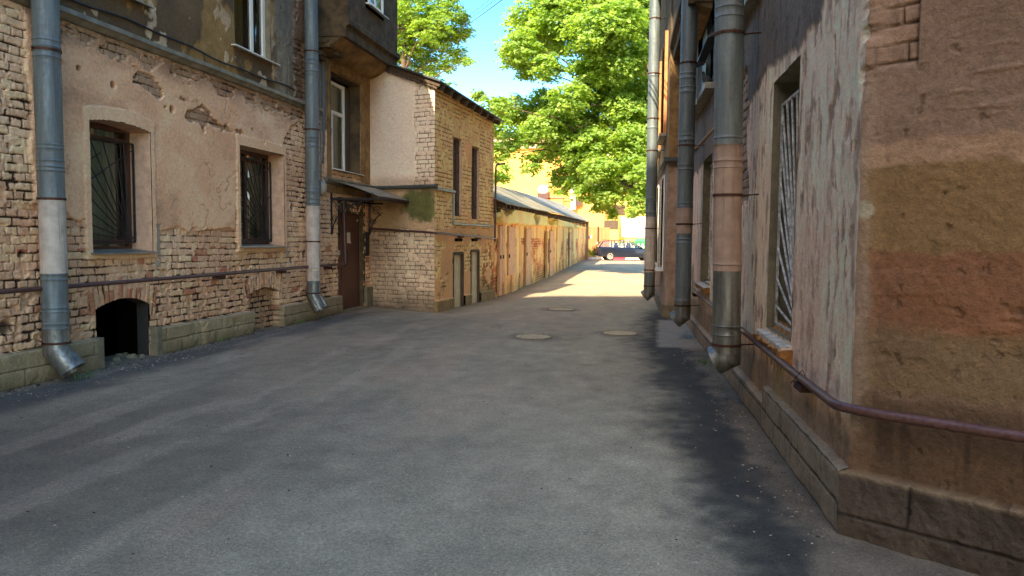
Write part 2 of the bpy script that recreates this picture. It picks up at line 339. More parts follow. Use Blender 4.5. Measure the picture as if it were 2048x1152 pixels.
# dark repair strip along the right wall and thin dark strip along the left one
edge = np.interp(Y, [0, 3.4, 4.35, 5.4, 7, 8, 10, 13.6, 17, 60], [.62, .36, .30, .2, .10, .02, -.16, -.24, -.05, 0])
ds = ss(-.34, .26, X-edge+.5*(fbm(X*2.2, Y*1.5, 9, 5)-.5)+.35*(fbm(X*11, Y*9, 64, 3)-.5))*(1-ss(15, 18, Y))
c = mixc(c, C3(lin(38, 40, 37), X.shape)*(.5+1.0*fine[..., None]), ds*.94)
lw = ss(.55, .15, np.abs(X+5.75)+.5*(fbm(X*2, Y*1.0, 10, 4)-.5))*(1-ss(13, 15, Y))
c = mixc(c, C3(lin(66, 66, 66), X.shape), lw*.75)
# dirt at the foot of the walls
dw = np.maximum(ss(-5.85, -6.02, X)*(Y < 15.6), ss(.62, .82, X+.04*(Y-4)+.3*(fine-.5))*(Y < 15))
c = mixc(c, C3(lin(112, 102, 86), X.shape)*(.6+.8*fine[..., None]), dw*.75)
gx = np.interp(Y, [15, 19.1, 32, 56], [-4.6, -4.15, -4.3, -5.2])
dg = ss(.8, .1, X-gx)*(Y > 15)*(Y < 57)
c = mixc(c, C3(lin(120, 104, 78), X.shape)*(.6+.7*fine[..., None]), dg*.7)
# pale smooth concrete patch by the second right hand drainpipe
cp = ss(.06, 0, np.abs(X-.40)-.30+.1*(fine-.5))*ss(.3, 0, np.abs(Y-12.3)-1.6)
c = mixc(c, C3(lin(138, 136, 128), X.shape), cp*.8)
st_ = ss(.55, .62, fbm(X*3.2+Y*.25, Y*.55-X*.3, 62, 6))*ss(-1.2, -3.4, X+.8*(big-.5)); c = mixc(c, C3(lin(176, 164, 146), X.shape), st_*.20*(1-ss(14, 18, Y)))
pk = ss(.54, .60, fbm(X*.9, Y*.7, 63, 6))*ss(0, -2, X); c = mixc(c, c*.86, pk*.7)
ck = ss(.004, .001, np.abs(fbm(X*.55+1.3, Y*.40, 65, 6)-.5))*ss(.48, .56, big); c = mixc(c, c*.45, ck*.8)
for ox, oy, orr in ((-2.6, 6.2, .28), (-.9, 5.1, .16), (-3.9, 9.4, .35), (-1.2, 8.3, .2), (-2.2, 4.4, .12)):
    d = np.hypot(X-ox, (Y-oy)*.8)+.25*(mid-.5)+.1*(fine-.5); c = mixc(c, c*.74, ss(orr, orr*.4, d)*.5)
# rings of newer asphalt around the manholes
for mx_, my_ in ((-1.81, 11.13), (-.53, 11.9), (-1.95, 15.67)):
    d = np.hypot(X-mx_, Y-my_); c = mixc(c, C3(lin(96, 94, 86), X.shape), ss(.50, .38, d+.10*(fine-.5))*.5)
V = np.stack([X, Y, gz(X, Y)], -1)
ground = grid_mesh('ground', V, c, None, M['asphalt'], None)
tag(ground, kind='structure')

# ------------------------------------------------------------------ left brick building
LF = Fr((-6.2, 0), (0, 1), (1, 0))
HOLES = [(6.72, 2.95, .035), (7.62, 3.22, .045), (8.66, 3.12, .05), (8.02, 3.42, .03), (9.35, 2.95, .035), (9.9, 3.08, .03), (10.6, 3.15, .035), (10.95, 3.0, .03), (6.85, 3.3, .03), (7.1, 3.3, .035), (8.9, 2.42, .012),
         (5.9, 2.2, .05), (6.2, 2.35, .03), (5.75, 1.85, .07), (6.05, 1.8, .05), (6.3, 1.3, .05), (11.9, 2.0, .07), (12.35, 1.2, .09), (11.85, 1.1, .06), (5.6, .55, .08), (6.1, .6, .10), (5.9, 1.05, .06), (12.7, .85, .07), (13.1, 1.9, .05), (13.2, 2.6, .03), (13.2, 2.45, .03)]
def zin1(S): return .65+.10*(1-((S-7.72)/.45)**2)
def zin2(S): return .60+.07*(1-((S-10.95)/.45)**2)
def w1top(S): return 2.76+.05*(1-((S-7.72)/.5)**2)
def left_fn(S, Z):
    sh = S.shape
    n1 = fbm(S*2.2, Z*2.2, 11, 5); n2 = fbm(S*9, Z*9, 12, 4); n3 = fbm(S*28, Z*28, 13, 3); n0 = fbm(S*.6, Z*.6, 14, 3)
    d, ra, rb = bricks(S, Z, 20)
    # soldier arches
    for c0, zin, hw in ((7.72, zin1, .56), (10.95, zin2, .60)):
        zi = zin(S); a = (np.abs(S-c0) < hw+.1*(Z-zi)) & (Z > zi-.12) & (Z < zi+.26)
        u = (S-c0)/(1+.35*(Z-zi))/.074+.013*n2; cc = np.floor(u); fu = u-cc
        d = np.where(a, np.minimum(np.minimum(fu, 1-fu)*.074, np.minimum(np.abs(Z-zi), np.abs(zi+.26-Z))+.004), d)
        ra = np.where(a, h2(cc, 4., c0), ra); rb = np.where(a, h2(cc, 8., c0), rb)
    wear = ss(.45, .75, n1+.25*ss(1.3, .3, Z)-.05*ss(1.5, 2.5, S-10.5))
    dd = d+.013*(n2-.5)*2*(.6+wear)+.006*(n3-.5)-.003*wear
    g = ss(.0015, .0075, dd)
    H = .019*g+.012*(ra-.5)*(.5+wear)+.013*(n2-.5)+.010*(n3-.5)-.030*wear*ss(.58, .70, n2)
    paint = C3(lin(190, 166, 142), sh)*(.84+.30*rb[..., None])*(.86+.28*n2[..., None])
    paint = mixc(paint, C3(lin(160, 126, 100), sh), ss(.4, .7, n0)*.6)
    paint = mixc(paint, C3(lin(188, 172, 138), sh), (rb > .80)*.45)
    red = ((ra > .90) & (rb > .4) & (Z < 1.35)) | ((np.abs(S-7.72) < .6) & (Z > .6) & (Z < .86) & (ra > .55))
    paint = mixc(paint, C3(lin(134, 72, 52), sh)*(.7+.6*n2[..., None]), (red*.65*ss(.4, .55, n2+.2)))
    dirt = ss(.9, .2, Z)*.35+ss(.55, .8, n1)*.25
    paint = mixc(paint, C3(lin(92, 80, 64), sh), np.clip(dirt, 0, 1)*ss(.3, .7, n2))
    mort = mixc(paint*.72, C3(lin(46, 36, 28), sh)*(.7+.6*n3[..., None]), ss(.38, .54, fbm(S*5, Z*5, 27, 4)+.14*wear+.06))
    c_ = mixc(mort, paint, ss(.2, .7, g))
    # plaster
    Sn = S+.10*(fbm(S*3, Z*3, 15, 4)-.5)*2
    zb = np.interp(Sn, [0, 6.35, 6.45, 7.1, 8.25, 8.33, 9.2, 10.1, 10.18, 11.5, 11.62, 11.9, 12.3, 12.5, 13.15, 13.2, 13.5, 13.52],
                   [9, 9, 1.85, 1.7, 1.6, 1.56, 1.62, 1.6, 2.9, 2.92, 3.15, 3.4, 3.62, 9, 9, 2.55, 2.55, 9])
    pm = Z-zb+.12*(fbm(S*4, Z*4, 16, 5)-.5)*2
    band = np.exp(-((Z-(3.42-.17*(S-7.8)))/.13)**2)*ss(7.6, 8.2, S)*ss(10.5, 9.9, S)
    band2 = ss(3.45, 3.72, Z)
    dmg = np.maximum(ss(.50, .55, fbm(S*3.2, Z*6.5, 17, 6)+.27*band-.12)*(band > .12), ss(.50, .56, fbm(S*4, Z*7, 18, 6)*.8+.24*band2-.05)*(band2 > .1))
    pmask = ss(0, .008, pm)*(1-dmg*.95)
    Hp = .044+.014*(fbm(S*1.7, Z*1.7, 19, 3)-.5)+.009*(n2-.5)+.003*(n3-.5)
    pc = C3(lin(198, 164, 136), sh)*(.80+.38*n1[..., None])
    pc = mixc(pc, C3(lin(206, 182, 158), sh), ss(10.1, 10.3, S+.3*(n1-.5))*.6); pc = mixc(pc, C3(lin(168, 134, 108), sh), ss(.48, .60, fbm(S*1.6+3, Z*2.2, 28, 6))*.35)
    pc = mixc(pc, C3(lin(120, 98, 78), sh), ss(.52, .75, fbm(S*1.3, Z*3, 21, 5))*.40)
    pc = mixc(pc, C3(lin(72, 60, 48), sh), ss(3.35, 3.76, Z+.35*(n1-.5))*.7)
    cr = ss(.018, .004, np.abs(fbm(S*2.3, Z*2.3, 23, 5)-.5))*ss(.55, .7, n0+.1)
    Hp = Hp-.006*cr; pc = mixc(pc, pc*.5, cr*.6)
    lipe = ss(.05, .0, np.abs(pm-.006))
    H = H*(1-pmask)+Hp*pmask
    c_ = mixc(c_, pc, pmask)
    c_ = mixc(c_, C3(lin(60, 48, 38), sh), (1-pmask)*dmg*ss(0, .05, pm)*.55)
    # window surrounds
    for (a0, a1, b0, tf) in ((7.21, 8.21, 1.31, w1top), (10.22, 11.56, 1.35, lambda s: 2.86+0*s)):
        e = .085+.018*(n2-.5)*2
        top = tf(S)
        out = (S > a0-e) & (S < a1+e) & (Z > b0-.10+.03*n1) & (Z < top+.15+.02*n2)
        inn = (S > a0) & (S < a1) & (Z > b0) & (Z < top)
        m_ = out & ~inn
        H = np.where(m_, .062+.006*(n2-.5), H); c_ = np.where(m_[..., None], (C3(lin(196, 166, 138), sh)*(.86+.26*n1[..., None])), c_)
        cem = (S > a1+e) & (S < a1+e+.10) & (Z < b0+.45) & (Z > b0-.2) & (n1 > .42)
        c_ = np.where(cem[..., None], C3(lin(140, 138, 126), sh), c_); H = np.where(cem, .03, H)
    # upper storey
    up = ss(3.74, 3.77, Z); uc = C3(lin(84, 72, 54), sh)*(.55+.9*n1[..., None])
    fl = ss(.55, .62, fbm(S*2.4, Z*1.8, 25, 6)); uc = mixc(uc, C3(lin(140, 116, 72), sh)*(.6+.6*n2[..., None]), fl*.75)
    fl2 = ss(.61, .64, fbm(S*4.2, Z*3, 26, 5)); uc = mixc(uc, C3(lin(168, 158, 140), sh), fl2*.7*ss(5.4, 4.2, Z))
    gr = ss(11.3, 11.5, S); uc = mixc(uc, C3(lin(96, 96, 88), sh)*(.7+.6*n2[..., None]), gr*.8)
    uc = mixc(uc, C3(lin(120, 96, 58), sh)*(.7+.5*n1[..., None]), ss(12.9, 13.0, S)*.8)
    uh = .012+.016*(n1-.5)-.010*fl+.008*(n2-.5)+.008*fl2
    brk = ss(11.95, 12.1, S+.15*(n1-.5))*ss(12.95, 12.85, S); 
    H = np.where(up > .5, np.where(brk > .5, H*1.0, uh), H); c_ = mixc(c_, uc, up*(1-brk)); c_ = mixc(c_, c_*.5, up*brk)
    # spot holes
    for (a, b, r) in HOLES:
        dh = np.hypot(S-a, (Z-b)*1.1)+.5*r*(n2-.5)*2
        k = ss(r*1.1, r*.6, dh); H = H-.05*k; c_ = mixc(c_, C3(lin(34, 28, 24), sh), k*.8)
    # plinth of stone blocks
    pt = .345+.02*(n1-.5)
    op1 = (np.abs(S-7.72) < .46); op2 = (np.abs(S-10.95) < .46)
    pl = (Z < pt) & ~op1 & ~op2 & (S < 13.78)
    bx = np.mod(S+.31*np.floor(Z/.17), .62); bz = np.mod(Z, .17)
    jd = np.minimum(np.minimum(bx, .62-bx), np.minimum(bz, .17-bz))+.006*(n2-.5)
    jg = ss(.0, .011, jd)
    ph = .098+.012*jg+.012*(n2-.5)+.012*(n1-.5)-.03*ss(.62, .75, n1)
    pcn = C3(lin(126, 120, 98), sh)*(.62+.6*n1[..., None])*(.8+.4*n2[..., None])
    pcn = mixc(C3(lin(64, 58, 46), sh), pcn, ss(0, .9, jg)); pcn = mixc(pcn, C3(lin(74, 68, 50), sh), ss(.2, .0, Z)*.6)
    pcn = mixc(pcn, C3(lin(160, 152, 128), sh), ss(pt-.025, pt-.005, Z)*.5)
    H = np.where(pl, ph, H); c_ = np.where(pl[..., None], pcn, c_)
    # bricked-up niche
    ni = op2 & (Z < zin2(S)); H = np.where(ni, H-.10, H); c_ = np.where(ni[..., None], c_*np.array([.62, .6, .55]), c_)
    hole = (op1 & (np.abs(S-7.72) < .45) & (Z < zin1(S)))
    hole |= (S > 7.21) & (S < 8.21) & (Z > 1.31) & (Z < w1top(S))
    hole |= (S > 10.22) & (S < 11.56) & (Z > 1.35) & (Z < 2.86)
    hole |= (S > 10.2) & (S < 11.25) & (Z > 4.33) & (Z < 5.95)
    hole |= (S > 7.2) & (S < 8.23) & (Z > 4.31) & (Z < 5.95)
    hole |= (S > 13.78) & (S < 15.05) & (Z < 1.99)
    hole |= (S > 13.48) & (S < 14.9) & (Z > 2.81) & (Z < 4.68)
    return H, c_, hole
LB = empty('brick_building', (-6.2, 9, 0))
tag(LB, 'long old building of painted salmon brick with peeling plaster and dark upper wall', 'building')
hf_wall('wall', LF, 2.5, 15.52, -.15, 6.25, .0098, left_fn, M['wall'], LB)
b = MB(); b.box(-15, -6.66, -12, 15.5, -.2, 6.25); b.box(-15, -6.2, -12, 15.5, 6.25, 8.7); b.box(-6.66, -6.2, -12, 2.5, -.2, 6.25)
b.build('rear_wall', M['darkplaster'], LB)
b = MB(); b.add([(-15.4, -12.4, 8.7), (-5.9, -12.4, 8.7), (-5.9, 15.8, 8.7), (-15.4, 15.8, 8.7), (-10.6, -12, 9.9), (-10.6, 11.0, 9.9)],
               [(0, 1, 2, 3), (1, 2, 5, 4), (3, 0, 4, 5), (0, 1, 4), (2, 3, 5)]); b.build('roof', M['darkroof'], LB)
# cornice band with zinc cap
b = MB()
prof = [(.0, 3.755), (.05, 3.765), (.09, 3.80), (.13, 3.815), (.13, 3.865), (.02, 3.90), (.0, 3.90)]
def band(b, fr, s0, s1, prof, step=.35, j=.004):
    n = max(2, int((s1-s0)/step)+1); rings = []
    for i in range(n):
        s = s0+(s1-s0)*i/(n-1); dj = random.uniform(-j, j)
        rings.append([fr.P(s, z+dj, o) for o, z in prof])
    b.loft(rings)
random.seed(5)
band(b, LF, 2.6, 12.95, prof); b.build('cornice', M['zinc'], LB, label='pale zinc-capped cornice band')
b = MB(); b.tube([LF.P(s, 4.02+.02*math.sin(s*1.7)+.012*math.sin(s*5), .03) for s in np.arange(2.6, 12.2, .25)], .012, 6); b.build('cable', M['black'], LB)
def reveal(fr, outline, depth, name, mat_, parent, out=.055):
    b = MB(); n = len(outline)
    for i in range(n):
        (a, z), (a2, z2) = outline[i], outline[(i+1) % n]
        b.add([fr.P(a, z, out), fr.P(a2, z2, out), fr.P(a2, z2, -depth), fr.P(a, z, -depth)], [(0, 1, 2, 3)])
    return b.build(name, mat_, parent)
def arch_outline(s0, s1, z0, tf, n=12):
    return [(s0, z0), (s1, z0)]+[(s1+(s0-s1)*i/n, float(tf(s1+(s0-s1)*i/n))) for i in range(n+1)]
def curtain(fr, s0, s1, z0, z1, o, mat_, parent, folds=14, amp=.018):
    b = MB(); n = folds*6; vs = []
    for i in range(n+1):
        s = s0+(s1-s0)*i/n; oo = o+amp*math.sin(i/6*2*math.pi)+amp*.5*math.sin(i*.37)
        vs += [fr.P(s, z0, oo), fr.P(s, z1, oo*.98)]
    b.add(vs, [(2*i, 2*i+2, 2*i+3, 2*i+1) for i in range(n)])
    return b.build('curtain', mat_, parent, smooth=True)
def window(fr, s0, s1, z0, z1, depth, parent, fm, bars=(), hbars=(), fw=.055, curt=None, back=.42, label=None):
    b = MB()
    b.fb(fr, s0, s0+fw, z0, z1, -depth-.05, -depth+.012); b.fb(fr, s1-fw, s1, z0, z1, -depth-.05, -depth+.012)
    b.fb(fr, s0+fw, s1-fw, z0, z0+fw, -depth-.05, -depth+.01); b.fb(fr, s0+fw, s1-fw, z1-fw, z1, -depth-.05, -depth+.01)
    for q in bars: b.fb(fr, q[0]-fw*.5, q[0]+fw*.5, q[1], q[2], -depth-.045, -depth+.007)
    for q in hbars: b.fb(fr, q[1], q[2], q[0]-fw*.5, q[0]+fw*.5, -depth-.047, -depth+.004)
    w_ = b.build('window', fm, parent, label=label)
    p = MB(); p.add([fr.P(s0+.01, z0+.01, -depth-.02), fr.P(s1-.01, z0+.01, -depth-.02), fr.P(s1-.01, z1-.01, -depth-.02), fr.P(s0+.01, z1-.01, -depth-.02)], [(0, 1, 2, 3)])
    p.build('pane', M['glass'], w_)
    k = MB(); k.fb(fr, s0-.1, s1+.1, z0-.1, z1+.1, -back-.03, -back); k.build('dark_room', M['dark'], w_)
    for cu in (curt or []): curtain(fr, cu[0], cu[1], z0, z1, -depth-.055, M[cu[2]], w_, folds=max(3, int((cu[1]-cu[0])*14)))
    return w_
def sill(fr, s0, s1, z, parent, o0=-.2, o1=.13, mat_='zinc', drop=.03):
    b = MB(); t = .012
    b.hexa([fr.P(s0, z-.004, o0), fr.P(s1, z-.004, o0), fr.P(s1, z-drop-t, o1), fr.P(s0, z-drop-t, o1), fr.P(s0, z+t, o0), fr.P(s1, z+t, o0), fr.P(s1, z-drop, o1), fr.P(s0, z-drop, o1)])
    return b.build('sill', M[mat_], parent)
def grille(fr, s0, s1, z0, z1, o, cx, cz, ends, mat_, parent, r=.007, extra=()):
    b = MB()
    b.bar(fr.P(s0, z0, o), fr.P(s1, z0, o), .02, .02); b.bar(fr.P(s0, z1, o), fr.P(s1, z1, o), .02, .02)
    b.bar(fr.P(s0, z0, o), fr.P(s0, z1, o), .02, .02); b.bar(fr.P(s1, z0, o), fr.P(s1, z1, o), .02, .02)
    for (a, z) in ends: b.tube([fr.P(cx, cz, o+.004), fr.P(a, z, o+.004)], r, 6)
    for (p, q) in extra: b.tube([fr.P(p[0], p[1], o+.018), fr.P(q[0], q[1], o+.018)], r, 6)
    return b.build('grille', mat_, parent)
# ground-floor windows
reveal(LF, arch_outline(7.21, 8.21, 1.31, w1top), .24, 'reveal', M['plaster'], LB)
w_ = window(LF, 7.215, 8.205, 1.31, 2.80, .24, LB, M['brownframe'], hbars=[(1.42, 7.23, 8.19), (2.64, 7.23, 8.19)], curt=[(7.25, 8.02, 'curtainA')])
sill(LF, 7.17, 8.23, 1.325, w_)
ends = [(7.24, 1.55), (7.24, 1.68), (7.24, 1.86), (7.24, 2.08), (7.24, 2.32), (7.24, 2.58), (7.45, 2.62), (7.65, 2.62), (7.85, 2.62), (8.0, 2.62)]
grille(LF, 7.235, 8.17, 1.42, 2.62, -.16, 8.07, 1.44, ends, M['bars'], w_, extra=[((7.24, 2.02), (8.15, 2.55)), ((7.24, 2.25), (7.6, 2.45)), ((8.05, 1.42), (8.17, 1.52))])
reveal(LF, arch_outline(10.22, 11.56, 1.35, lambda s: 2.86, 2), .24, 'reveal', M['plaster'], LB)
w_ = window(LF, 10.225, 11.555, 1.35, 2.86, .24, LB, M['brownframe'], bars=[(10.87, 1.4, 2.8)], hbars=[(1.44, 10.24, 11.53), (2.72, 10.24, 11.53)], curt=[(10.24, 10.85, 'curtainB'), (10.95, 11.2, 'curtainA'), (11.2, 11.4, 'curtainC')])
sill(LF, 10.16, 11.6, 1.365, w_)
ends = [(10.25, z) for z in (1.55, 1.68, 1.84, 2.02, 2.22, 2.44, 2.66)]+[(s, 2.72) for s in (10.4, 10.58, 10.74, 10.9, 11.06, 11.2, 11.34)]
grille(LF, 10.24, 11.5, 1.42, 2.73, -.16, 11.40, 1.44, ends, M['bars'], w_, extra=[((10.25, 2.22), (11.48, 2.66)), ((10.4, 1.5), (11.49, 2.2)), ((11.4, 1.42), (11.5, 1.52))])
# upper windows
reveal(LF, arch_outline(10.2, 11.25, 4.33, lambda s: 5.95, 2), .2, 'reveal', M['stone'], LB, out=.012)
w_ = window(LF, 10.205, 11.245, 4.33, 5.95, .09, LB, M['white'], bars=[(10.86, 4.38, 5.9)], curt=[(10.3, 10.7, 'curtainB')], fw=.07)
sill(LF, 10.12, 11.42, 4.345, w_, mat_='white', o1=.09)
reveal(LF, arch_outline(7.2, 8.23, 4.31, lambda s: 5.95, 2), .2, 'reveal', M['stone'], LB, out=.012)
w_ = window(LF, 7.205, 8.225, 4.31, 5.95, .09, LB, M['white'], bars=[(7.7, 4.38, 5.9)], fw=.07); sill(LF, 7.12, 8.3, 4.325, w_, o1=.09)
reveal(LF, arch_outline(13.48, 14.9, 2.81, lambda s: 4.68, 2), .24, 'reveal', M['darkplaster'], LB, out=.03)
w_ = window(LF, 13.5, 14.62, 2.83, 4.6, .2, LB, M['white'], bars=[(14.02, 2.9, 4.0), (13.96, 2.9, 4.0)], hbars=[(4.0, 13.55, 14.56)], curt=[(13.55, 14.55, 'curtainA')], fw=.065, label='white two-part window under the bay')
sill(LF, 13.46, 14.95, 2.85, w_, mat_='white', o1=.10)
b = MB(); b.fb(LF, 14.62, 14.9, 2.83, 4.6, -.24, -.19); b.build('window_board', M['darkwood'], w_)
b = MB()
for (a0, a1, z0, z1, o) in ((13.26, 13.44, 2.62, 4.86, .05), (14.94, 15.1, 2.62, 4.86, .05), (13.441, 14.939, 4.72, 4.86, .05), (15.101, 15.5, 2.62, 4.98, .03)): b.fb(LF, a0, a1, z0, z1, -.02, o)
for (a0, a1, z0, z1, o) in ((13.30, 13.38, 2.62, 4.79, .075), (14.99, 15.05, 2.62, 4.79, .075), (13.381, 14.989, 4.76, 4.80, .072)): b.fb(LF, a0, a1, z0, z1, .04, o)
b.build('window_surround', M['ochreplaster'], LB)
b = MB(); band(b, LF, 13.2, 15.46, [(0, 2.50), (.06, 2.52), (.06, 2.57), (.12, 2.60), (.12, 2.635), (0, 2.66)]); b.build('ledge', M['zinc'], LB)
b = MB(); b.fb(LF, 13.2, 15.46, 2.36, 2.5, -.01, .05); b.build('ledge_fascia', M['ochreplaster'], LB)
b = MB(); b.fb(LF, 13.10, 13.24, 2.9, 4.9, .0, .035); b.build('downpipe_board', M['slate'], LB)
# cellar opening behind the arch
o_ = arch_outline(7.27, 8.17, -.12, zin1)
reveal(LF, o_, .16, 'cellar_reveal', M['cellarstone'], LB, out=.0); reveal(LF, [(7.25, -.14), (8.19, -.14), (8.19, .9), (7.25, .9)], .46, 'cellar_side', M['dark'], LB, out=-.161)
b = MB(); b.fb(LF, 7.1, 8.3, -.15, .9, -.47, -.46); b.build('cellar_dark', M['dark'], LB)
b = MB(); b.fb(LF, 8.175, 8.26, -.1, .36, -.02, .12); b.fb(LF, 7.18, 7.262, -.1, .35, -.02, .12); split_build(b, 'plinth_end', M['stone'], LB)
b = MB(); random.seed(8)
for i in range(16):
    s = random.uniform(7.3, 8.1); o = random.uniform(-.35, .05); r = random.uniform(.02, .055)
    pts = [LF.P(s+r*math.cos(k)*random.uniform(.7, 1.3), .0+(0 if k < 3.2 else 0), o+r*math.sin(k)*random.uniform(.7, 1.3)) for k in (0, 1.05, 2.1, 3.1, 4.2, 5.2)]
    b.loft([pts, [(p[0]*.6+LF.P(s, 0, o)[0]*.4, p[1]*.6+LF.P(s, 0, o)[1]*.4, r*.9) for p in pts]])
tag(b.build('rubble', M['stone'], None, origin=(-6.3, 7.7, 0)), 'grey broken stones lying in the mouth of the dark cellar arch', 'rubble', kind='stuff')
# oriel bay
def oriel(fr, s0, s1, d, zi, zo, ztop, parent, side=1):
    """curved soffit from (o=0,z=zi) to (o=d,z=zo), moulded lower edge, walls above"""
    b = MB(); n = 10; m_ = 12
    rows = []
    for j in range(m_+1):
        s = s0+(s1-s0)*j/m_; r_ = []
        for i in range(n+1):
            t = i/n; o = (d-.04)*math.sin(t*math.pi/2)**1.15; z = zi+(zo-zi)*(1-math.cos(t*math.pi/2))
            r_.append(fr.P(s, z+.006*math.sin(j*2.1+i), o))
        rows.append(r_)
    vs = [q for r_ in rows for q in r_]; k = n+1
    b.add(vs, [(j*k+i, j*k+i+1, (j+1)*k+i+1, (j+1)*k+i) for j in range(m_) for i in range(n)])
    b.build('soffit', M['ochreplaster'], parent, smooth=True)
    b = MB()
    for s_, sg in ((s0, -1), (s1, 1)):     # end cheeks
        pts = [fr.P(s_, zi+(zo-zi)*(1-math.cos(i/n*math.pi/2)), (d-.04)*math.sin(i/n*math.pi/2)**1.15) for i in range(n+1)]+[fr.P(s_, zo+.12, d-.04), fr.P(s_, zo+.12, 0)]
        pts2 = [(p[0]+fr.t[0]*.05*-sg, p[1]+fr.t[1]*.05*-sg, p[2]+.005) for p in pts]
        b.loft([pts, pts2])
    split_build(b, 'soffit_cheek', M['darkplaster'], parent)
    b = MB(); band(b, fr, s0-.03, s1+.03, [(d-.10, zo-.22), (d-.02, zo-.22), (d-.02, zo-.03), (d+.05, zo-.0), (d+.05, zo+.09), (d+.015, zo+.13), (d-.10, zo+.13)], .3, .003)
    for s_ in (s0-.02, s1-.06): b.fb(fr, s_, s_+.08, zo-.2, zo+.128, 0, d-.101)
    b.build('moulding', M['darkplaster'], parent)
    b = MB(); b.fb(fr, s0, s1, zo+.13, ztop, 0.0, d)
    return b.build('bay_wall', M['darkplaster'], parent)
OR = oriel(LF, 12.9, 15.55, .63, 4.93, 5.36, 8.69, LB)
w_ = window(Fr((-5.57, 0), (0, 1), (1, 0)), 13.85, 14.62, 6.02, 7.4, -.025, LB, M['white'], fw=.05, bars=[(14.2, 6.05, 7.3)], back=-.001)
sill(Fr((-5.57, 0), (0, 1), (1, 0)), 13.75, 14.72, 6.0, w_, o0=0, o1=.12, mat_='white')
b = MB(); rnd = random.Random(4)
for i in range(9):
    s = 12.72+rnd.uniform(0, .5); z = 4.75+.07*i; o = rnd.uniform(.12, .3)+.03*i; b.fb(LF, s, s+rnd.uniform(.16, .3), z, z+.068, -.02, o)
b.build('crumbling_bracket', M['darkplaster'], LB)
# door
b = MB(); b.fb(LF, 13.78, 15.05, 1.99, 2.3, -.20, .02); b.fb(LF, 15.051, 15.18, 0.0, 2.30, -.1, .02); b.build('door_lintel', M['darkplaster'], LB)
b = MB(); b.fb(LF, 13.79, 14.13, -.05, 1.97, -.12, -.07); b.fb(LF, 13.79, 13.84, -.05, 1.98, -.069, -.04); b.build('door_side_panel', M['door'], LB)
b = MB(); b.fb(LF, 14.14, 15.04, -.03, 1.96, -.12, -.06); b.fb(LF, 14.14, 15.04, 1.93, 1.985, -.059, -.045)
dr = b.build('door', M['door'], LB, label='brown steel entrance door with curved handle')
b = MB(); b.tube([LF.P(14.22+.0+.16*math.sin(a), 1.10+.19*math.cos(a), -.035) for a in np.linspace(.1, math.pi-.1, 14)], .009, 8); b.build('handle', M['black'], dr)
b = MB(); b.fb(LF, 14.40, 14.56, 1.38, 1.60, -.059, -.056); b.fb(LF, 14.57, 14.585, 1.36, 1.42, -.059, -.056); b.build('notice', M['paper'], dr)
b = MB(); b.fb(LF, 14.9, 14.96, 1.84, 1.88, -.059, -.05); b.build('door_contact', M['whitebars'], dr)
b = MB(); b.fb(LF, 13.95, 14.03, 1.14, 1.24, -.069, -.05); b.build('entry_panel', M['paper'], LB)
b = MB(); b.fb(LF, 13.98, 14.02, 1.5, 1.72, -.069, -.045); b.build('lock_plate', M['black'], LB)
b = MB(); b.fb(LF, 15.20, 15.32, 1.10, 1.62, .0, .06); b.build('letter_box', M['black'], LB)
b = MB(); b.fb(LF, 13.7, 15.1, -.1, .02, -.2, .1); b.fb(LF, 15.12, 15.46, -.1, .42, -.02, .09); b.build('door_step', M['stone'], LB)

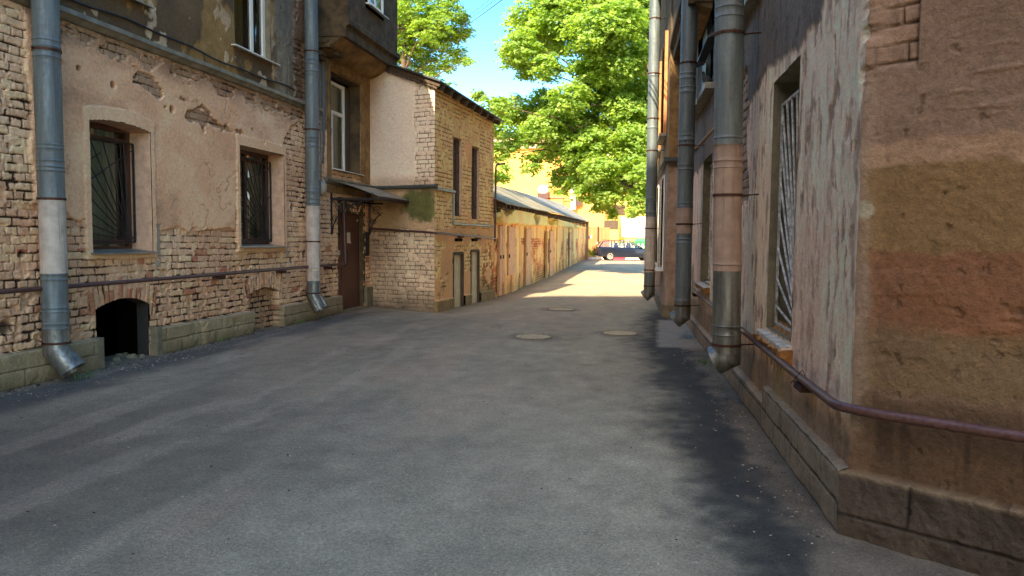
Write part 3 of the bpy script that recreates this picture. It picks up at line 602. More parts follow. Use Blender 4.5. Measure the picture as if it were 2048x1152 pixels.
# ------------------------------------------------------------------ annex
AF = Fr((-6.2, 15.5), (1.6, -.4), (-.24, -1)); AS = Fr((-4.6, 15.1), (.4, 3.95), (1, -.1))
LA = math.hypot(1.6, .4); LS = math.hypot(.4, 3.95)
AN = empty('annex_building', (-5.2, 17, 0)); tag(AN, 'two-storey lean-to annex, whitewashed plaster front and tan brick side, green moss patch', 'building')
def rooff(S): return 5.30-.36*S
def annex_front(S, Z):
    sh = S.shape
    n1 = fbm(S*2.2, Z*2.2, 71, 5); n2 = fbm(S*9, Z*9, 72, 4); n3 = fbm(S*28, Z*28, 73, 3)
    d, ra, rb = bricks(S+.05, Z, 44, L=.26, h=.09)
    dd = d+.007*(n2-.5)*2; g = ss(.001, .010, dd)
    H = .015*g+.010*(ra-.5)+.016*(n2-.5)+.02*(n1-.5)
    pt = C3(lin(192, 178, 158), sh)*(.85+.3*rb[..., None])*(.85+.3*n2[..., None])
    up = Z > 2.6
    pt = np.where(up[..., None], C3(lin(198, 186, 174), sh)*(.86+.2*rb[..., None]+.08*n2[..., None]), pt)
    c_ = mixc(C3(lin(66, 56, 46), sh)*(.7+.6*n3[..., None]), pt, ss(.1, .8, g))
    ed = 1.20+.12*(n1-.5)
    pm = np.where(up, (ed-S)+.06*(fbm(S*5, Z*5, 75, 4)-.5)*2, np.where(Z > 1.65, .25-.1*S+.35*(Z-2.0)+.6*(n1-.45), -.30+.9*(n1-.45)+.12*(Z-1.0)))
    pmask = ss(0, .03, pm)
    pc = C3(lin(200, 190, 180), sh)*(.86+.26*n1[..., None])
    pc = np.where(up[..., None], pc, C3(lin(158, 140, 114), sh)*(.75+.5*n1[..., None]))
    pc = mixc(pc, C3(lin(150, 134, 116), sh), ss(.45, .0, S)*ss(3.0, 4.8, Z)*.7)
    H = H*(1-pmask)+(.028+.016*(fbm(S*3, Z*3, 76, 4)-.5)+.004*(n2-.5))*pmask
    cr = ss(.010, .003, np.abs(fbm(S*2.5, Z*2.5, 77, 6)-.5))*ss(.45, .55, n1)
    H = H-.006*cr*pmask; pc = mixc(pc, pc*.6, cr*.5)
    c_ = mixc(c_, pc, pmask)
    # stain and moss and darker foot
    st = ss(.95, .15, S+.25*(n1-.5))*ss(1.75, 1.55, Z)*ss(.2, 1.2, Z)
    c_ = mixc(c_, C3(lin(88, 58, 44), sh)*(.8+.4*n2[..., None]), st*.55)
    mo = ss(.10, -.06, np.hypot((S-1.32)/1.15, (Z-2.27)/.9)-.36+.26*(fbm(S*4, Z*4, 78, 4)-.5)*2)*(Z < 2.55)
    c_ = mixc(c_, C3(lin(72, 82, 44), sh)*(.5+.9*n2[..., None]), mo*.92)
    ft = ss(.55, .0, Z+.4*(n1-.5)); c_ = mixc(c_, C3(lin(62, 60, 54), sh), ft*.75)
    g2_ = ss(.4, .6, n1)*ss(1.7, .3, Z)*.35; c_ = mixc(c_, C3(lin(120, 108, 90), sh), g2_)
    ctop = ss(2.38, 2.56, Z+.12*(n1-.5))*(Z < 2.62); c_ = mixc(c_, C3(lin(96, 86, 70), sh), ctop*.6)
    ctop = ss(2.9, 2.66, Z+.12*(n1-.5))*(Z > 2.6); c_ = mixc(c_, C3(lin(118, 104, 84), sh), ctop*.5)
    hole = Z > rooff(S)-.03-.10*np.floor(S*9)/9*0
    return H, c_, hole
def annex_side(S, Z):
    sh = S.shape
    n1 = fbm(S*2.2, Z*2.2, 81, 5); n2 = fbm(S*9, Z*9, 82, 4); n3 = fbm(S*28, Z*28, 83, 3)
    d, ra, rb = bricks(S, Z, 46, L=.26, h=.088)
    for c0 in (1.31, 2.52):
        a = (np.abs(S-c0) < .34) & (Z > 3.76) & (Z < 4.0); u = (S-c0)/.07; cc = np.floor(u); fu = u-cc
        d = np.where(a, np.minimum(fu, 1-fu)*.07, d)
    low = ss(1.75, 1.6, Z)
    dd = d+.006*(n2-.5)*2*(1+low); g = ss(.001, .010, dd)
    H = .015*g+.006*(ra-.5)*(1+low)+.008*(n2-.5)
    pt = C3(lin(206, 176, 128), sh)*(.84+.3*rb[..., None])*(.86+.28*n2[..., None])
    red = (ra > .55)*low*ss(2.9, 3.2, S+.4*(n1-.5)); red2 = low*ss(.25, .1, np.hypot(S-.8, Z-.75)+.15*n1)
    pt = mixc(pt, C3(lin(130, 78, 56), sh)*(.6+.8*n2[..., None]), np.clip(red*.8+red2*.7, 0, 1))
    pt = mixc(pt, C3(lin(96, 90, 58), sh), ss(.75, .1, Z+.35*(n1-.5))*.75)
    c_ = mixc(C3(lin(74, 58, 42), sh)*(.7+.6*n3[..., None]), pt, ss(.1, .8, g))
    pm = ss(.0, .05, (fbm(S*2, Z*2, 85, 4)-.56)+.25*np.exp(-((Z-1.62)/.14)**2)+.12*low*(S > 1.75)*(S < 2.2)-.25*(Z > 1.9)*(np.abs(S-2.0) > .3))
    c_ = mixc(c_, C3(lin(184, 150, 110), sh)*(.85+.3*n1[..., None]), pm); H = H*(1-pm)+.026*pm
    pl = (Z < .14+.03*n1); H = np.where(pl, .07+.01*n2, H); c_ = np.where(pl[..., None], C3(lin(120, 108, 78), sh)*(.6+.7*n2[..., None]), c_)
    hole = (S > 1.04) & (S < 1.58) & (Z > 2.02) & (Z < 3.76)
    hole |= (S > 2.25) & (S < 2.79) & (Z > 1.97) & (Z < 3.70)
    hole |= (S > 1.04) & (S < 1.72) & (Z < 1.16)
    hole |= (S > 2.2) & (S < 2.84) & (Z < 1.2)
    hole |= (S > 1.15) & (S < 1.62) & (Z > 1.44) & (Z < 1.50); hole |= (S > 2.3) & (S < 2.75) & (Z > 1.44) & (Z < 1.50)
    return H, c_, hole
def hc_annex(Z): return .014+.014*(fbm(Z*8, Z*0+.3, 142, 4)-.5)
hf_wall('front_wall', AF, 0, LA, -.3, 5.30, .0125, annex_front, M['wall'], AN, (LA, -1, 1.155, hc_annex)).__setitem__('label', 'whitewashed plaster front over bare brick foot')
hf_wall('side_wall', AS, 0, LS, -.3, 4.72, .018, annex_side, M['wall'], AN, (0, 1, 1.155, hc_annex)).__setitem__('label', 'tan painted brick side with two barred windows')
ab = [(-6.19, 15.75), (-4.85, 15.42), (-4.46, 19.03), (-10, 19.03), (-10, 15.75)]
b = MB(); b.prism(ab, -.3, 4.6); b.build('rear_wall', M['darkplaster'], AN)
b = MB()
def rz_(x): return 5.36-.37*(x+6.2)*1.02
e0 = AS.P(-.22, 0, .22); e1 = AS.P(LS+.15, 0, .24); 
V_ = []
for (x, y) in ((-6.2, 15.30), (e0[0], e0[1]), (e1[0], e1[1]), (-6.2, 19.2)):
    V_.append((x, y, rz_(x)+.02))
V_ += [(x, y, z+.035) for x, y, z in V_]; b.hexa(V_); b.build('roof', M['darkroof'], AN)
b = MB(); b.add([(-6.2, 15.31, 5.37), (-6.2, 19.2, 5.37), (-10, 19.2, 5.9), (-10, 15.31, 5.9), (-6.2, 15.31, 5.40), (-6.2, 19.2, 5.40), (-10, 19.2, 5.93), (-10, 15.31, 5.93)], [(0, 1, 2, 3), (4, 5, 6, 7), (0, 1, 5, 4), (1, 2, 6, 5), (2, 3, 7, 6), (3, 0, 4, 7)]); b.build('upper_roof', M['darkroof'], AN)
b = MB(); rnd = random.Random(11)
for i in range(9):
    s = .05+i*LS/8.3; p = AS.P(s, 0, .20); q = AS.P(s, 0, -.5); b.bar((q[0], q[1], rz_(q[0])-.06), (p[0], p[1], rz_(p[0])-.06), .09, .11)
p, q = AF.P(-.02, 0, .10), AF.P(LA+.2, 0, .10); b.bar((p[0], p[1], rz_(p[0])-.03), (q[0], q[1], rz_(q[0])-.03), .04, .09)
for i in range(14):
    s = .1+i*.12; p = AF.P(s, 0, .05); b.bar((p[0], p[1], rz_(p[0])-.08), (p[0]+.1, p[1], rz_(p[0]+.1)-.08-rnd.uniform(0, .02)), .12, .10)
split_build(b, 'rafter', M['darkwood'], AN)
b = MB(); band(b, AF, 0, LA+.09, [(0, 2.54), (.09, 2.56), (.09, 2.60), (0, 2.64)], .3); b.build('string_course', M['darkroof'], AN)
b = MB(); band(b, AS, -.0, 1.06, [(0, 2.50), (.08, 2.52), (.08, 2.56), (0, 2.59)], .3); b.fb(AS, 1.0, 1.06, 1.84, 2.50, .0, .05); band(b, AS, 1.0, 3.9, [(0, 1.79), (.06, 1.81), (.06, 1.84), (0, 1.86)], .3); b.build('side_string_course', M['zinc'], AN)
for (a0, a1, z0, z1) in ((1.04, 1.58, 2.02, 3.76), (2.25, 2.79, 1.97, 3.70)):
    reveal(AS, arch_outline(a0, a1, z0, lambda s: z1, 2), .14, 'reveal', M['plaster'], AN, out=.02)
    w_ = window(AS, a0+.002, a1-.002, z0, z1, .12, AN, M['darkwood'], bars=[((a0+a1)/2, z0, z1)], hbars=[(z0+.9, a0, a1)], fw=.05, back=.25)
    b = MB()
    for i in range(6): b.tube([AS.P(a0+.04+i*(a1-a0-.08)/5, z0, -.04), AS.P(a0+.04+i*(a1-a0-.08)/5, z1-.03, -.04)], .013, 6)
    for z in (z0+.3, z0+1.0, z1-.3): b.bar(AS.P(a0, z, -.05), AS.P(a1, z, -.05), .02, .03)
    b.build('grille', M['darkwood'], w_)
b = MB(); b.fb(AS, 1.15, 1.6, 1.43, 1.51, -.1, -.09); b.fb(AS, 2.3, 2.75, 1.43, 1.51, -.1, -.09); split_build(b, 'vent_slot', M['dark'], AN)
for (a0, a1, z1) in ((1.04, 1.72, 1.16), (2.2, 2.84, 1.2)):
    b = MB(); b.fb(AS, a0+.06, a1-.07, -.10, z1-.04, -.1, -.03); 
    if a0 > 2: b = MB(); b.fb(AS, a0+.04, a0+.28, -.1, z1-.03, -.1, -.03); b.fb(AS, a0+.30, a1-.05, -.1, z1-.03, -.09, -.02)
    d_ = b.build('cellar_door', M['paleboard'], AN)
    b = MB(); b.fb(AS, a0, a0+.05, -.1, z1, -.12, .035); b.fb(AS, a1-.05, a1, -.1, z1, -.12, .035); b.fb(AS, a0+.05, a1-.05, z1-.03, z1+.03, -.12, .035); b.build('door_frame', M['darkwood'], d_)
    b = MB(); b.fb(AS, a0, a1, -.2, z1+.04, -.2, -.19); b.build('door_shadow_gap', M['dark'], d_)
# ------------------------------------------------------------------ garages
GA = empty('garage_row', (-4.3, 32, 0)); tag(GA, 'long low row of tan plastered sheds with peeling doors, mossy foot and sheet roof', 'building')
gp = [(-4.15, 19.12), (-4.3, 32.0), (-5.2, 56.0)]
rg = random.Random(21); slabs = []; s = 0
while s < 14: wd = rg.choice([.22, .3, .42, .55, .7]); slabs.append((s, s+wd, rg.uniform(-.05, .05), rg.random())); s += wd
while s < 40: wd = rg.choice([.4, .5, .8, 1.0]); slabs.append((s, s+wd, rg.uniform(-.05, .05), rg.random())); s += wd
sb = np.array([a[0] for a in slabs]); so_ = np.array([a[2] for a in slabs]); sr = np.array([a[3] for a in slabs])
def garage_fn(off, top0, top1, Ltot):
    def fn(S, Z):
        sh = S.shape; S = S+off
        n1 = fbm(S*1.6, Z*1.6, 91, 5); n2 = fbm(S*7, Z*7, 92, 4); n4 = fbm(S*5, Z*1.0, 93, 5)
        ix = np.clip(np.searchsorted(sb, S+.03*(n2-.5))-1, 0, len(sb)-1)
        H = so_[ix]+.03*(n1-.5)+.012*(n2-.5); r = sr[ix]
        d, ra, rb = bricks(S, Z, 50, L=.26, h=.088)
        tp = 1.9+.012*S
        c_ = C3(lin(220, 170, 116), sh)*(.92+.10*r[..., None]+.2*n1[..., None])
        c_ = mixc(c_, C3(lin(160, 112, 70), sh), ss(.50, .62, n4)*.5)
        br = ss(.56, .62, fbm(S*1.1, Z*1.0, 95, 5)+.12*ss(1.1, .2, Z)+.04*(r > .7))*(Z < 1.5)
        g = ss(.001, .012, d+.005*(n2-.5))
        bc = mixc(C3(lin(80, 58, 40), sh), mixc(C3(lin(176, 104, 70), sh), C3(lin(190, 152, 100), sh), (rb > .45)*1.)*(.7+.5*n2[..., None]), g)
        c_ = mixc(c_, bc, br); H = H*(1-br)+(-.06+.014*g+.01*n2)*br
        e = np.minimum(S-sb[ix], 9); crk = ss(.035, .012, e); H = H-.05*crk; c_ = mixc(c_, C3(lin(70, 48, 34), sh), crk*.7)
        ms = ss(.65, .05, Z+.7*(n1-.5)+.1*(n4-.5)); c_ = mixc(c_, C3(lin(122, 104, 48), sh)*(.6+.8*n2[..., None]), ms*.42)
        fr_ = ss(-.03, .02, Z-(tp+.05*(fbm(S*2, Z*0, 97, 3)-.5)*2))
        H = H*(1-fr_)+(.15+.07*(fbm(S*1.1, Z*2, 98, 4)-.5)-.25*ss(.62, .66, fbm(S*.9, Z*2.2, 99, 4)))*fr_
        c_ = mixc(c_, C3(lin(236, 190, 136), sh)*(.7+.55*n1[..., None]), fr_)
        return H, c_, None
    return fn
def seg_frame(a, b): return Fr(a, (b[0]-a[0], b[1]-a[1]), (1, 0)), math.hypot(b[0]-a[0], b[1]-a[1])
g1, l1 = seg_frame(gp[0], gp[1]); g2, l2 = seg_frame(gp[1], gp[2])
hf_wall('wall', g1, 0, l1, -.3, 2.36, .03, garage_fn(0, 0, 0, 0), M['wall'], GA)
hf_wall('wall', g2, 0, l2, -.3, 2.36, .045, garage_fn(l1, 0, 0, 0), M['wall'], GA)
b = MB(); b.prism([(-4.4, 19.2), (-4.55, 32), (-5.45, 55.9), (-9.5, 55.9), (-9.5, 19.2)], -.3, 2.45); b.build('rear_wall', M['darkplaster'], GA)
# roof sheet rising to the back
def gx_(y): return float(np.interp(y, [19.12, 32, 56], [-4.15, -4.3, -5.2]))
def ge(y): return 2.40+.011*(y-19)
b = MB(); rows = []
for y in np.arange(19.0, 56.3, 1.0):
    e = ge(y); r_ = random.Random(int(y)).uniform(-.03, .03)
    rows.append([(gx_(y)+.32+r_, y, e+.03), (gx_(y)-1.9, y, e+.95+.012*(y-19)), (gx_(y)-1.9, y, e+.90+.012*(y-19)), (gx_(y)+.32+r_, y, e)])
b.loft(rows); b.build('roof', M['roofmetal'], GA, label='pale grey metal sheet roof')
b = MB(); b.prism([(gx_(19)-1.8, 19.1), (gx_(56)-1.8, 56.0), (-9.5, 56), (-9.5, 19.1)], 2.45, 3.2); b.build('rear_block', M['ochreplaster'], GA)
b = MB()
for y in np.arange(19.3, 56, .62):
    e = ge(y); x = gx_(y); b.bar((x-.4, y, e+.05), (x+.26, y, e-.05), .09, .10)
split_build(b, 'rafter', M['darkwood'], GA)
b = MB()
for y0, y1 in ((19.1, 32), (32, 56)):
    b.hexa([(gx_(y0)+.02, y0, ge(y0)-.14), (gx_(y1)+.02, y1, ge(y1)-.14), (gx_(y1)-.3, y1, ge(y1)-.14), (gx_(y0)-.3, y0, ge(y0)-.14), (gx_(y0)+.02, y0, ge(y0)-.03), (gx_(y1)+.02, y1, ge(y1)-.03), (gx_(y1)-.3, y1, ge(y1)-.03), (gx_(y0)-.3, y0, ge(y0)-.03)])
split_build(b, 'eaves_board', M['darkwood'], GA)
b = MB()
for i in range(8): b.box(gx_(56)-1.9+i*.27, gx_(56)-1.9+i*.27+.25, 56.02+.01*(i % 2), 56.08, .0, 3.55-.12*abs(i-1))
b.build('gable_board', M['wood'], GA)
for k, (fr, s0, s1, mt) in enumerate(((g1, .42, .74, 'paledoor'), (g1, .80, 1.1, 'paledoor'), (g1, 1.7, 2.8, 'paledoor'), (g1, 4.9, 5.8, 'paledoor'), (g1, 11.0, 12.2, 'paledoor'), (g2, 8, 9.2, 'paledoor'))):
    b = MB(); z0 = -.05 if k != 1 else .30
    if k == 2: z0 = .45
    b.fb(fr, s0, s1, z0, 1.84, -.02, .05); d_ = b.build('shed_door', M[mt], GA)
    b = MB(); b.fb(fr, s0-.04, s0-.012, z0, 1.87, -.02, .045); b.fb(fr, s1+.012, s1+.04, z0, 1.87, -.02, .045); split_build(b, 'door_frame', M['wood'], d_)
    b = MB(); b.fb(fr, s0+.02, s0+.07, .95, 1.05, .05, .08); b.build('latch', M['black'], d_)
b = MB(); b.fb(g1, 9.85, 10.15, -.05, 1.80, .0, .07); b.build('pilaster', mat('pale_green_paint', lin(184, 170, 110), .7, nscale=4, c2=lin(160, 134, 90)), GA)

# ------------------------------------------------------------------ right building
RW = Fr((1.02, 4.0), (-.04, 1), (-1, 0)); CH = Fr((1.02, 4.0), (.815, -.579), (-.579, -.815))
RB = empty('apartment_building', (1.6, 9, 0)); tag(RB, 'tall weathered building on the right with striped ochre corner, streaked pink wall and barred windows', 'building')
def right_fn(S, Z):
    sh = S.shape
    n1 = fbm(S*2, Z*2, 111, 5); n2 = fbm(S*9, Z*9, 112, 4); n3 = fbm(S*30, Z*30, 113, 3)
    nv = fbm(S*16, Z*4.5, 114, 5); nv2 = fbm(S*42, Z*9, 115, 4); n0 = fbm(S*.8, Z*.8, 116, 4)
    d, ra, rb = bricks(S, Z, 60, L=.26, h=.088); g = ss(.001, .012, d+.009*(n2-.5)*2)
    Hb = .014*g+.008*(ra-.5)+.012*(n2-.5)-.012
    cb = mixc(C3(lin(58, 52, 46), sh), C3(lin(128, 112, 98), sh)*(.7+.4*rb[..., None]+.2*n2[..., None]), g)
    pm = 1-ss(.0, .02, np.exp(-((S-4.05)/.55)**2)*ss(1.7, 2.0, Z)*ss(3.4, 3.0, Z)-.45+.9*(n1-.5))
    pm = np.where(Z < 1.6, 1, pm)
    Hp = .022+.012*(n1-.5)+.016*(nv-.5)+.008*(nv2-.5)
    flake = ss(.60, .66, nv*.6+n2*.4+.02); Hp = Hp-.008*flake
    cpk = C3(lin(208, 186, 168), sh)*(.82+.3*nv2[..., None])*(.9+.2*n1[..., None])
    cpk = mixc(cpk, C3(lin(126, 116, 106), sh), ss(.50, .60, nv)*.55); cpk = mixc(cpk, C3(lin(222, 204, 186), sh), ss(.56, .62, fbm(S*20, Z*3, 119, 5))*.5)
    cpk = mixc(cpk, C3(lin(104, 84, 72), sh), flake*.5)
    cpk = mixc(cpk, C3(lin(188, 158, 142), sh), ss(.5, .7, n0)*.5)
    dk = ss(0, .06, Z-(2.84+.35*ss(1.0, .2, S)-.25*ss(3, 6, S))+.35*(n1-.5))
    cdk = C3(lin(78, 78, 76), sh)*(.6+.8*n1[..., None])*(.8+.4*nv2[..., None])
    cpk = mixc(cpk, cdk, dk*.92); Hp = Hp+.01*dk
    H = Hb*(1-pm)+Hp*pm; c_ = mixc(cb, cpk, pm)
    lo = ss(.62, .45, Z+.12*(n1-.5)); c_ = mixc(c_, C3(lin(104, 92, 76), sh)*(.6+.8*n1[..., None]), lo*.85)
    drip = ss(.60, .68, fbm(S*7, Z*1.2, 118, 4))*ss(.8, .7, Z)*(np.abs(S-2.2) < .9); c_ = mixc(c_, C3(lin(140, 128, 78), sh), drip*.6)
    mo = ss(.66, .72, n1)*ss(1.3, 1.0, Z)*(S > 6); c_ = mixc(c_, C3(lin(86, 90, 52), sh), mo*.6)
    pt = np.where(S > 2.15, .22, .335)+.03*(n1-.5)*ss(.1, .4, S)
    pl = Z < pt; bx = np.mod(S+.23*np.floor(Z/.16), .55); bz = np.mod(Z, .16)
    jg = ss(0, .012, np.minimum(np.minimum(bx, .55-bx), np.minimum(bz, .16-bz))+.008*(n2-.5))
    ph = .06+.012*jg+.016*(n2-.5)+.012*(n1-.5)
    pc = mixc(C3(lin(54, 50, 43), sh), C3(lin(120, 112, 98), sh)*(.6+.7*n1[..., None])*(.75+.5*n2[..., None]), jg)
    pc = mixc(pc, C3(lin(150, 146, 134), sh), ss(pt-.03, pt-.005, Z)*.5)
    H = np.where(pl, ph, H); c_ = np.where(pl[..., None], pc, c_)
    hole = (S > 1.40) & (S < 2.30) & (Z > .80) & (Z < 2.76)
    hole |= (S > 6.45) & (S < 7.65) & (Z > .88) & (Z < 2.68)
    hole |= (S > 6.6) & (S < 8.9) & (Z > 3.6) & (Z < 5.0)
    hole |= (S > 3.1) & (S < 4.1) & (Z > 3.75) & (Z < 5.0)
    return H, c_, hole
def chamfer_fn(S, Z):
    sh = S.shape
    n1 = fbm(S*2, Z*2, 121, 5); n2 = fbm(S*9, Z*9, 122, 4); n3 = fbm(S*34, Z*34, 123, 3); n0 = fbm(S*.9, Z*.9, 124, 4)
    d, ra, rb = bricks(S, Z, 64, L=.27, h=.088)
    top = ss(0, .03, Z-(2.33+.06*(fbm(S*4, Z*0, 125, 4)-.5)*2))*(S < .22)+ss(0, .02, Z-2.37+.12*(n1-.5))*ss(.62, .7, n1+.08)
    top = np.clip(top, 0, 1)
    ed = ss(.05, .0, S+.06*(fbm(S*6, Z*5, 126, 4)-.5))*ss(1.9, 2.3, Z)
    H = .012*(fbm(S*2, Z*3, 127, 4)-.5)+.012*(fbm(S*5, Z*9, 127, 5)-.5)+.004*(n3-.5)+.004*ss(.60, .63, fbm(S*3.2, Z*7, 128, 5))*ss(.45, .6, n0)
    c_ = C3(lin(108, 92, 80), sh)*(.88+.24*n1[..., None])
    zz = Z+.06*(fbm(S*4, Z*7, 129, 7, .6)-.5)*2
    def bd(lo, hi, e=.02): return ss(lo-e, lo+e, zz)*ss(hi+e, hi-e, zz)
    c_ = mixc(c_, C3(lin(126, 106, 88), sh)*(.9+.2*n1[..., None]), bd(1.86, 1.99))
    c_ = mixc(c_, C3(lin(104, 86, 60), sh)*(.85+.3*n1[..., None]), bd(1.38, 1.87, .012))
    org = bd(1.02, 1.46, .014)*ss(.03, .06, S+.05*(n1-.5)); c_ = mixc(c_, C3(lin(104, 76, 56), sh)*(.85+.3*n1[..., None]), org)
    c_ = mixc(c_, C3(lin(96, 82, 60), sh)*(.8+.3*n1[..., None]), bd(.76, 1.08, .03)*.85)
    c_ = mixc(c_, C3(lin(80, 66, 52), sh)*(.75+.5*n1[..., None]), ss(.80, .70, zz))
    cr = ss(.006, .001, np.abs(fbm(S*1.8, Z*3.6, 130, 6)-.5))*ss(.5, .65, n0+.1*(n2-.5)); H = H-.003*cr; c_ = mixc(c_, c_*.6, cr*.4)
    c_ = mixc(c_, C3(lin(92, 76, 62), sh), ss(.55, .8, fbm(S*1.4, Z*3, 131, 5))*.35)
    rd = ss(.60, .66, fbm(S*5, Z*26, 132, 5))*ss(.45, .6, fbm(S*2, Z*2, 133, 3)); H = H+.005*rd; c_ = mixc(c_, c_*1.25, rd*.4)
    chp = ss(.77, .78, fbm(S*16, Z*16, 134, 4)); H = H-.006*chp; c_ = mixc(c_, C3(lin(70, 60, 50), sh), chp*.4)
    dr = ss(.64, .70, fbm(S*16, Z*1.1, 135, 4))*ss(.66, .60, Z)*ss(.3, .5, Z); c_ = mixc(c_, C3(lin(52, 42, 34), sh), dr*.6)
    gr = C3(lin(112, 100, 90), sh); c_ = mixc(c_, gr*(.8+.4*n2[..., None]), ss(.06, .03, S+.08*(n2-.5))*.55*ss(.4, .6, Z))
    g = ss(.001, .012, d+.006*(n2-.5)); cb = mixc(C3(lin(60, 50, 42), sh), C3(lin(104, 88, 76), sh)*(.7+.3*rb[..., None]+.3*n2[..., None]), np.clip(g+ss(.5, .6, n1), 0, 1))
    top = np.maximum(top, ed)
    c_ = c_*.80  # whole wall darkened, vignette partly put into its colour
    c_ = mixc(c_, cb, top); H = H*(1-top)+(-.03+.014*g+.006*(n2-.5))*top
    sp = ss(.04, .025, np.hypot(S-.03, (Z-1.66)*.8)+.02*(n2-.5)); c_ = mixc(c_, C3(lin(116, 116, 104), sh), sp*.8)
    pt = .335+.02*(n1-.5)
    pl = Z < pt; bx = np.mod(S+.33, .62); jz = .115; bz = np.abs(Z-jz)
    jg = ss(0, .014, np.minimum(np.minimum(bx, .62-bx)+.25*(Z < jz), bz)+.006*(n2-.5))
    ph = .06+.012*jg+.03*(n2-.5)+.03*(n1-.5)+.012*(n3-.5)
    pc = mixc(C3(lin(28, 25, 22), sh), C3(lin(58, 53, 47), sh)*(.55+.7*n1[..., None])*(.75+.5*n2[..., None]), jg)  # near-black plinth blocks, partly vignette worked into the stone colour
    pc = mixc(pc, C3(lin(112, 102, 86), sh), ss(pt-.03, pt-.005, Z)*.5)
    H = np.where(pl, ph, H); c_ = np.where(pl[..., None], pc, c_)
    e = ss(.02, -.0, S)
    return H, c_, None
def hc_right(Z):
    nn = fbm(Z*9, Z*0+2.2, 140, 4); n1_ = fbm(Z*2, Z*0+1.2, 141, 4)
    return np.where(Z < .335, .078, .022)+.014*(nn-.5)+.016*(n1_-.5)-.03*ss(2.1, 2.4, Z)*ss(.4, .6, nn+.1)
hf_wall('wall', RW, 0, 10.62, -.15, 5.1, .011, right_fn, M['wall'], RB, (0, 1, .491, hc_right)).__setitem__('label', 'streaked pinkish grey wall blackened towards the top')
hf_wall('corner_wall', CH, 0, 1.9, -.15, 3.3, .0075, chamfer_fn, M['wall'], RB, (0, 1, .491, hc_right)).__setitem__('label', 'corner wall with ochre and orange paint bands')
def Rp(s, o=0): q = RW.p+RW.t*s+RW.n*o; return (q[0], q[1])
def Cp(s, o=0): q = CH.p+CH.t*s+CH.n*o; return (q[0], q[1])
body_lo = [Rp(.25, -.42), Rp(10.6, -.42), (.62, 14.9), (.45, 22), (14, 22), (14, -1.0), Cp(6, 0), Cp(1.9, 0), Cp(1.9, -.42)]
body_hi = [Rp(0, 0), Rp(10.6, 0), (.2, 14.6), (-.07, 22), (14, 22), (14, -1.0), Cp(6, 0)]
b = MB(); b.prism(body_lo, -.2, 5.1); b.build('rear_wall', M['darkplaster'], RB)
b = MB(); b.prism(body_hi, 5.1, 8.8); b.fb(CH, 0.05, 1.9, 3.3, 5.1, -.5, 0.0); b.build('upper_wall', M['darkplaster'], RB)
b = MB(); q = [(-.6, 4), (-.8, 22.5), (14.5, 22.5), (14.5, -1.5), (5.6, .0), (1, 3.6)]; b.prism(q, 8.8, 9.0); b.build('roof', M['darkroof'], RB)
# near barred window
reveal(RW, arch_outline(1.40, 2.30, .80, lambda s: 2.76, 2), .30, 'reveal', M['stone'], RB, out=.025)
w_ = window(RW, 1.405, 2.295, .80, 2.76, .28, RB, M['whitebars'], bars=[(1.85, .85, 2.7)], back=.40)
ends = [(2.27, z) for z in (.98, 1.2, 1.45, 1.72, 2.0, 2.3, 2.57)]+[(2.1, 2.57), (1.93, 2.57), (1.76, 2.57), (1.6, 2.57)]
grille(RW, 1.43, 2.28, .84, 2.58, -.045, 1.45, .85, ends, M['whitebars'], w_, r=.009)
b = MB(); b.hexa([RW.P(1.36, .755, -.25), RW.P(2.34, .765, -.25), RW.P(2.34, .735, .10), RW.P(1.36, .725, .10), RW.P(1.36, .80, -.25), RW.P(2.34, .80, -.25), RW.P(2.34, .775, .10), RW.P(1.36, .765, .10)]); sl_ = b.build('sill', M['whitebars'], w_)
b = MB(); rnd = random.Random(3); pts = []
for i in range(15):
    s = 1.33+i*.075
    pts.append([RW.P(s, .755+rnd.uniform(-.01, .012), .02), RW.P(s, .74+rnd.uniform(-.015, .01), .12+rnd.uniform(-.02, .02)), RW.P(s, .69+rnd.uniform(-.03, .02), .10+rnd.uniform(-.03, .02)), RW.P(s, .66+rnd.uniform(-.03, .02), .0)])
b.loft(pts); b.build('mounting_foam', M['foam'], w_)
b = MB(); pts = []
for i in range(12):
    s = 1.45+i*.075; pts.append([RW.P(s, .80, -.02), RW.P(s, .84+rnd.uniform(-.015, .03), -.05+rnd.uniform(-.02, .02)), RW.P(s, .83, -.14), RW.P(s, .79, -.16)])
b.loft(pts); b.build('loose_foam', M['foam'], w_)
# second barred window
reveal(RW, arch_outline(6.45, 7.65, .88, lambda s: 2.68, 2), .30, 'reveal', M['stone'], RB, out=.025)
w_ = window(RW, 6.455, 7.645, .88, 2.68, .26, RB, M['whitebars'], bars=[(7.0, .95, 2.6)], back=.40)
b = MB()
for i in range(9): b.tube([RW.P(6.5+i*.13, .93, -.08), RW.P(6.5+i*.13, 2.62, -.08)], .008, 6)
b.bar(RW.P(6.47, 2.62, -.08), RW.P(7.63, 2.62, -.08), .02, .03); b.bar(RW.P(6.47, .93, -.08), RW.P(7.63, .93, -.08), .02, .03); b.build('grille', M['whitebars'], w_)
sill(RW, 6.4, 7.7, .89, w_, mat_='whitebars', o1=.11)
b = MB(); pts = []
for i in range(17):
    s = 6.42+i*.078; pts.append([RW.P(s, .855+rnd.uniform(-.01, .01), .02), RW.P(s, .845, .11+rnd.uniform(-.02, .01)), RW.P(s, .80+rnd.uniform(-.03, .02), .10), RW.P(s, .78, .0)])
b.loft(pts); b.build('mounting_foam', M['foam'], w_)
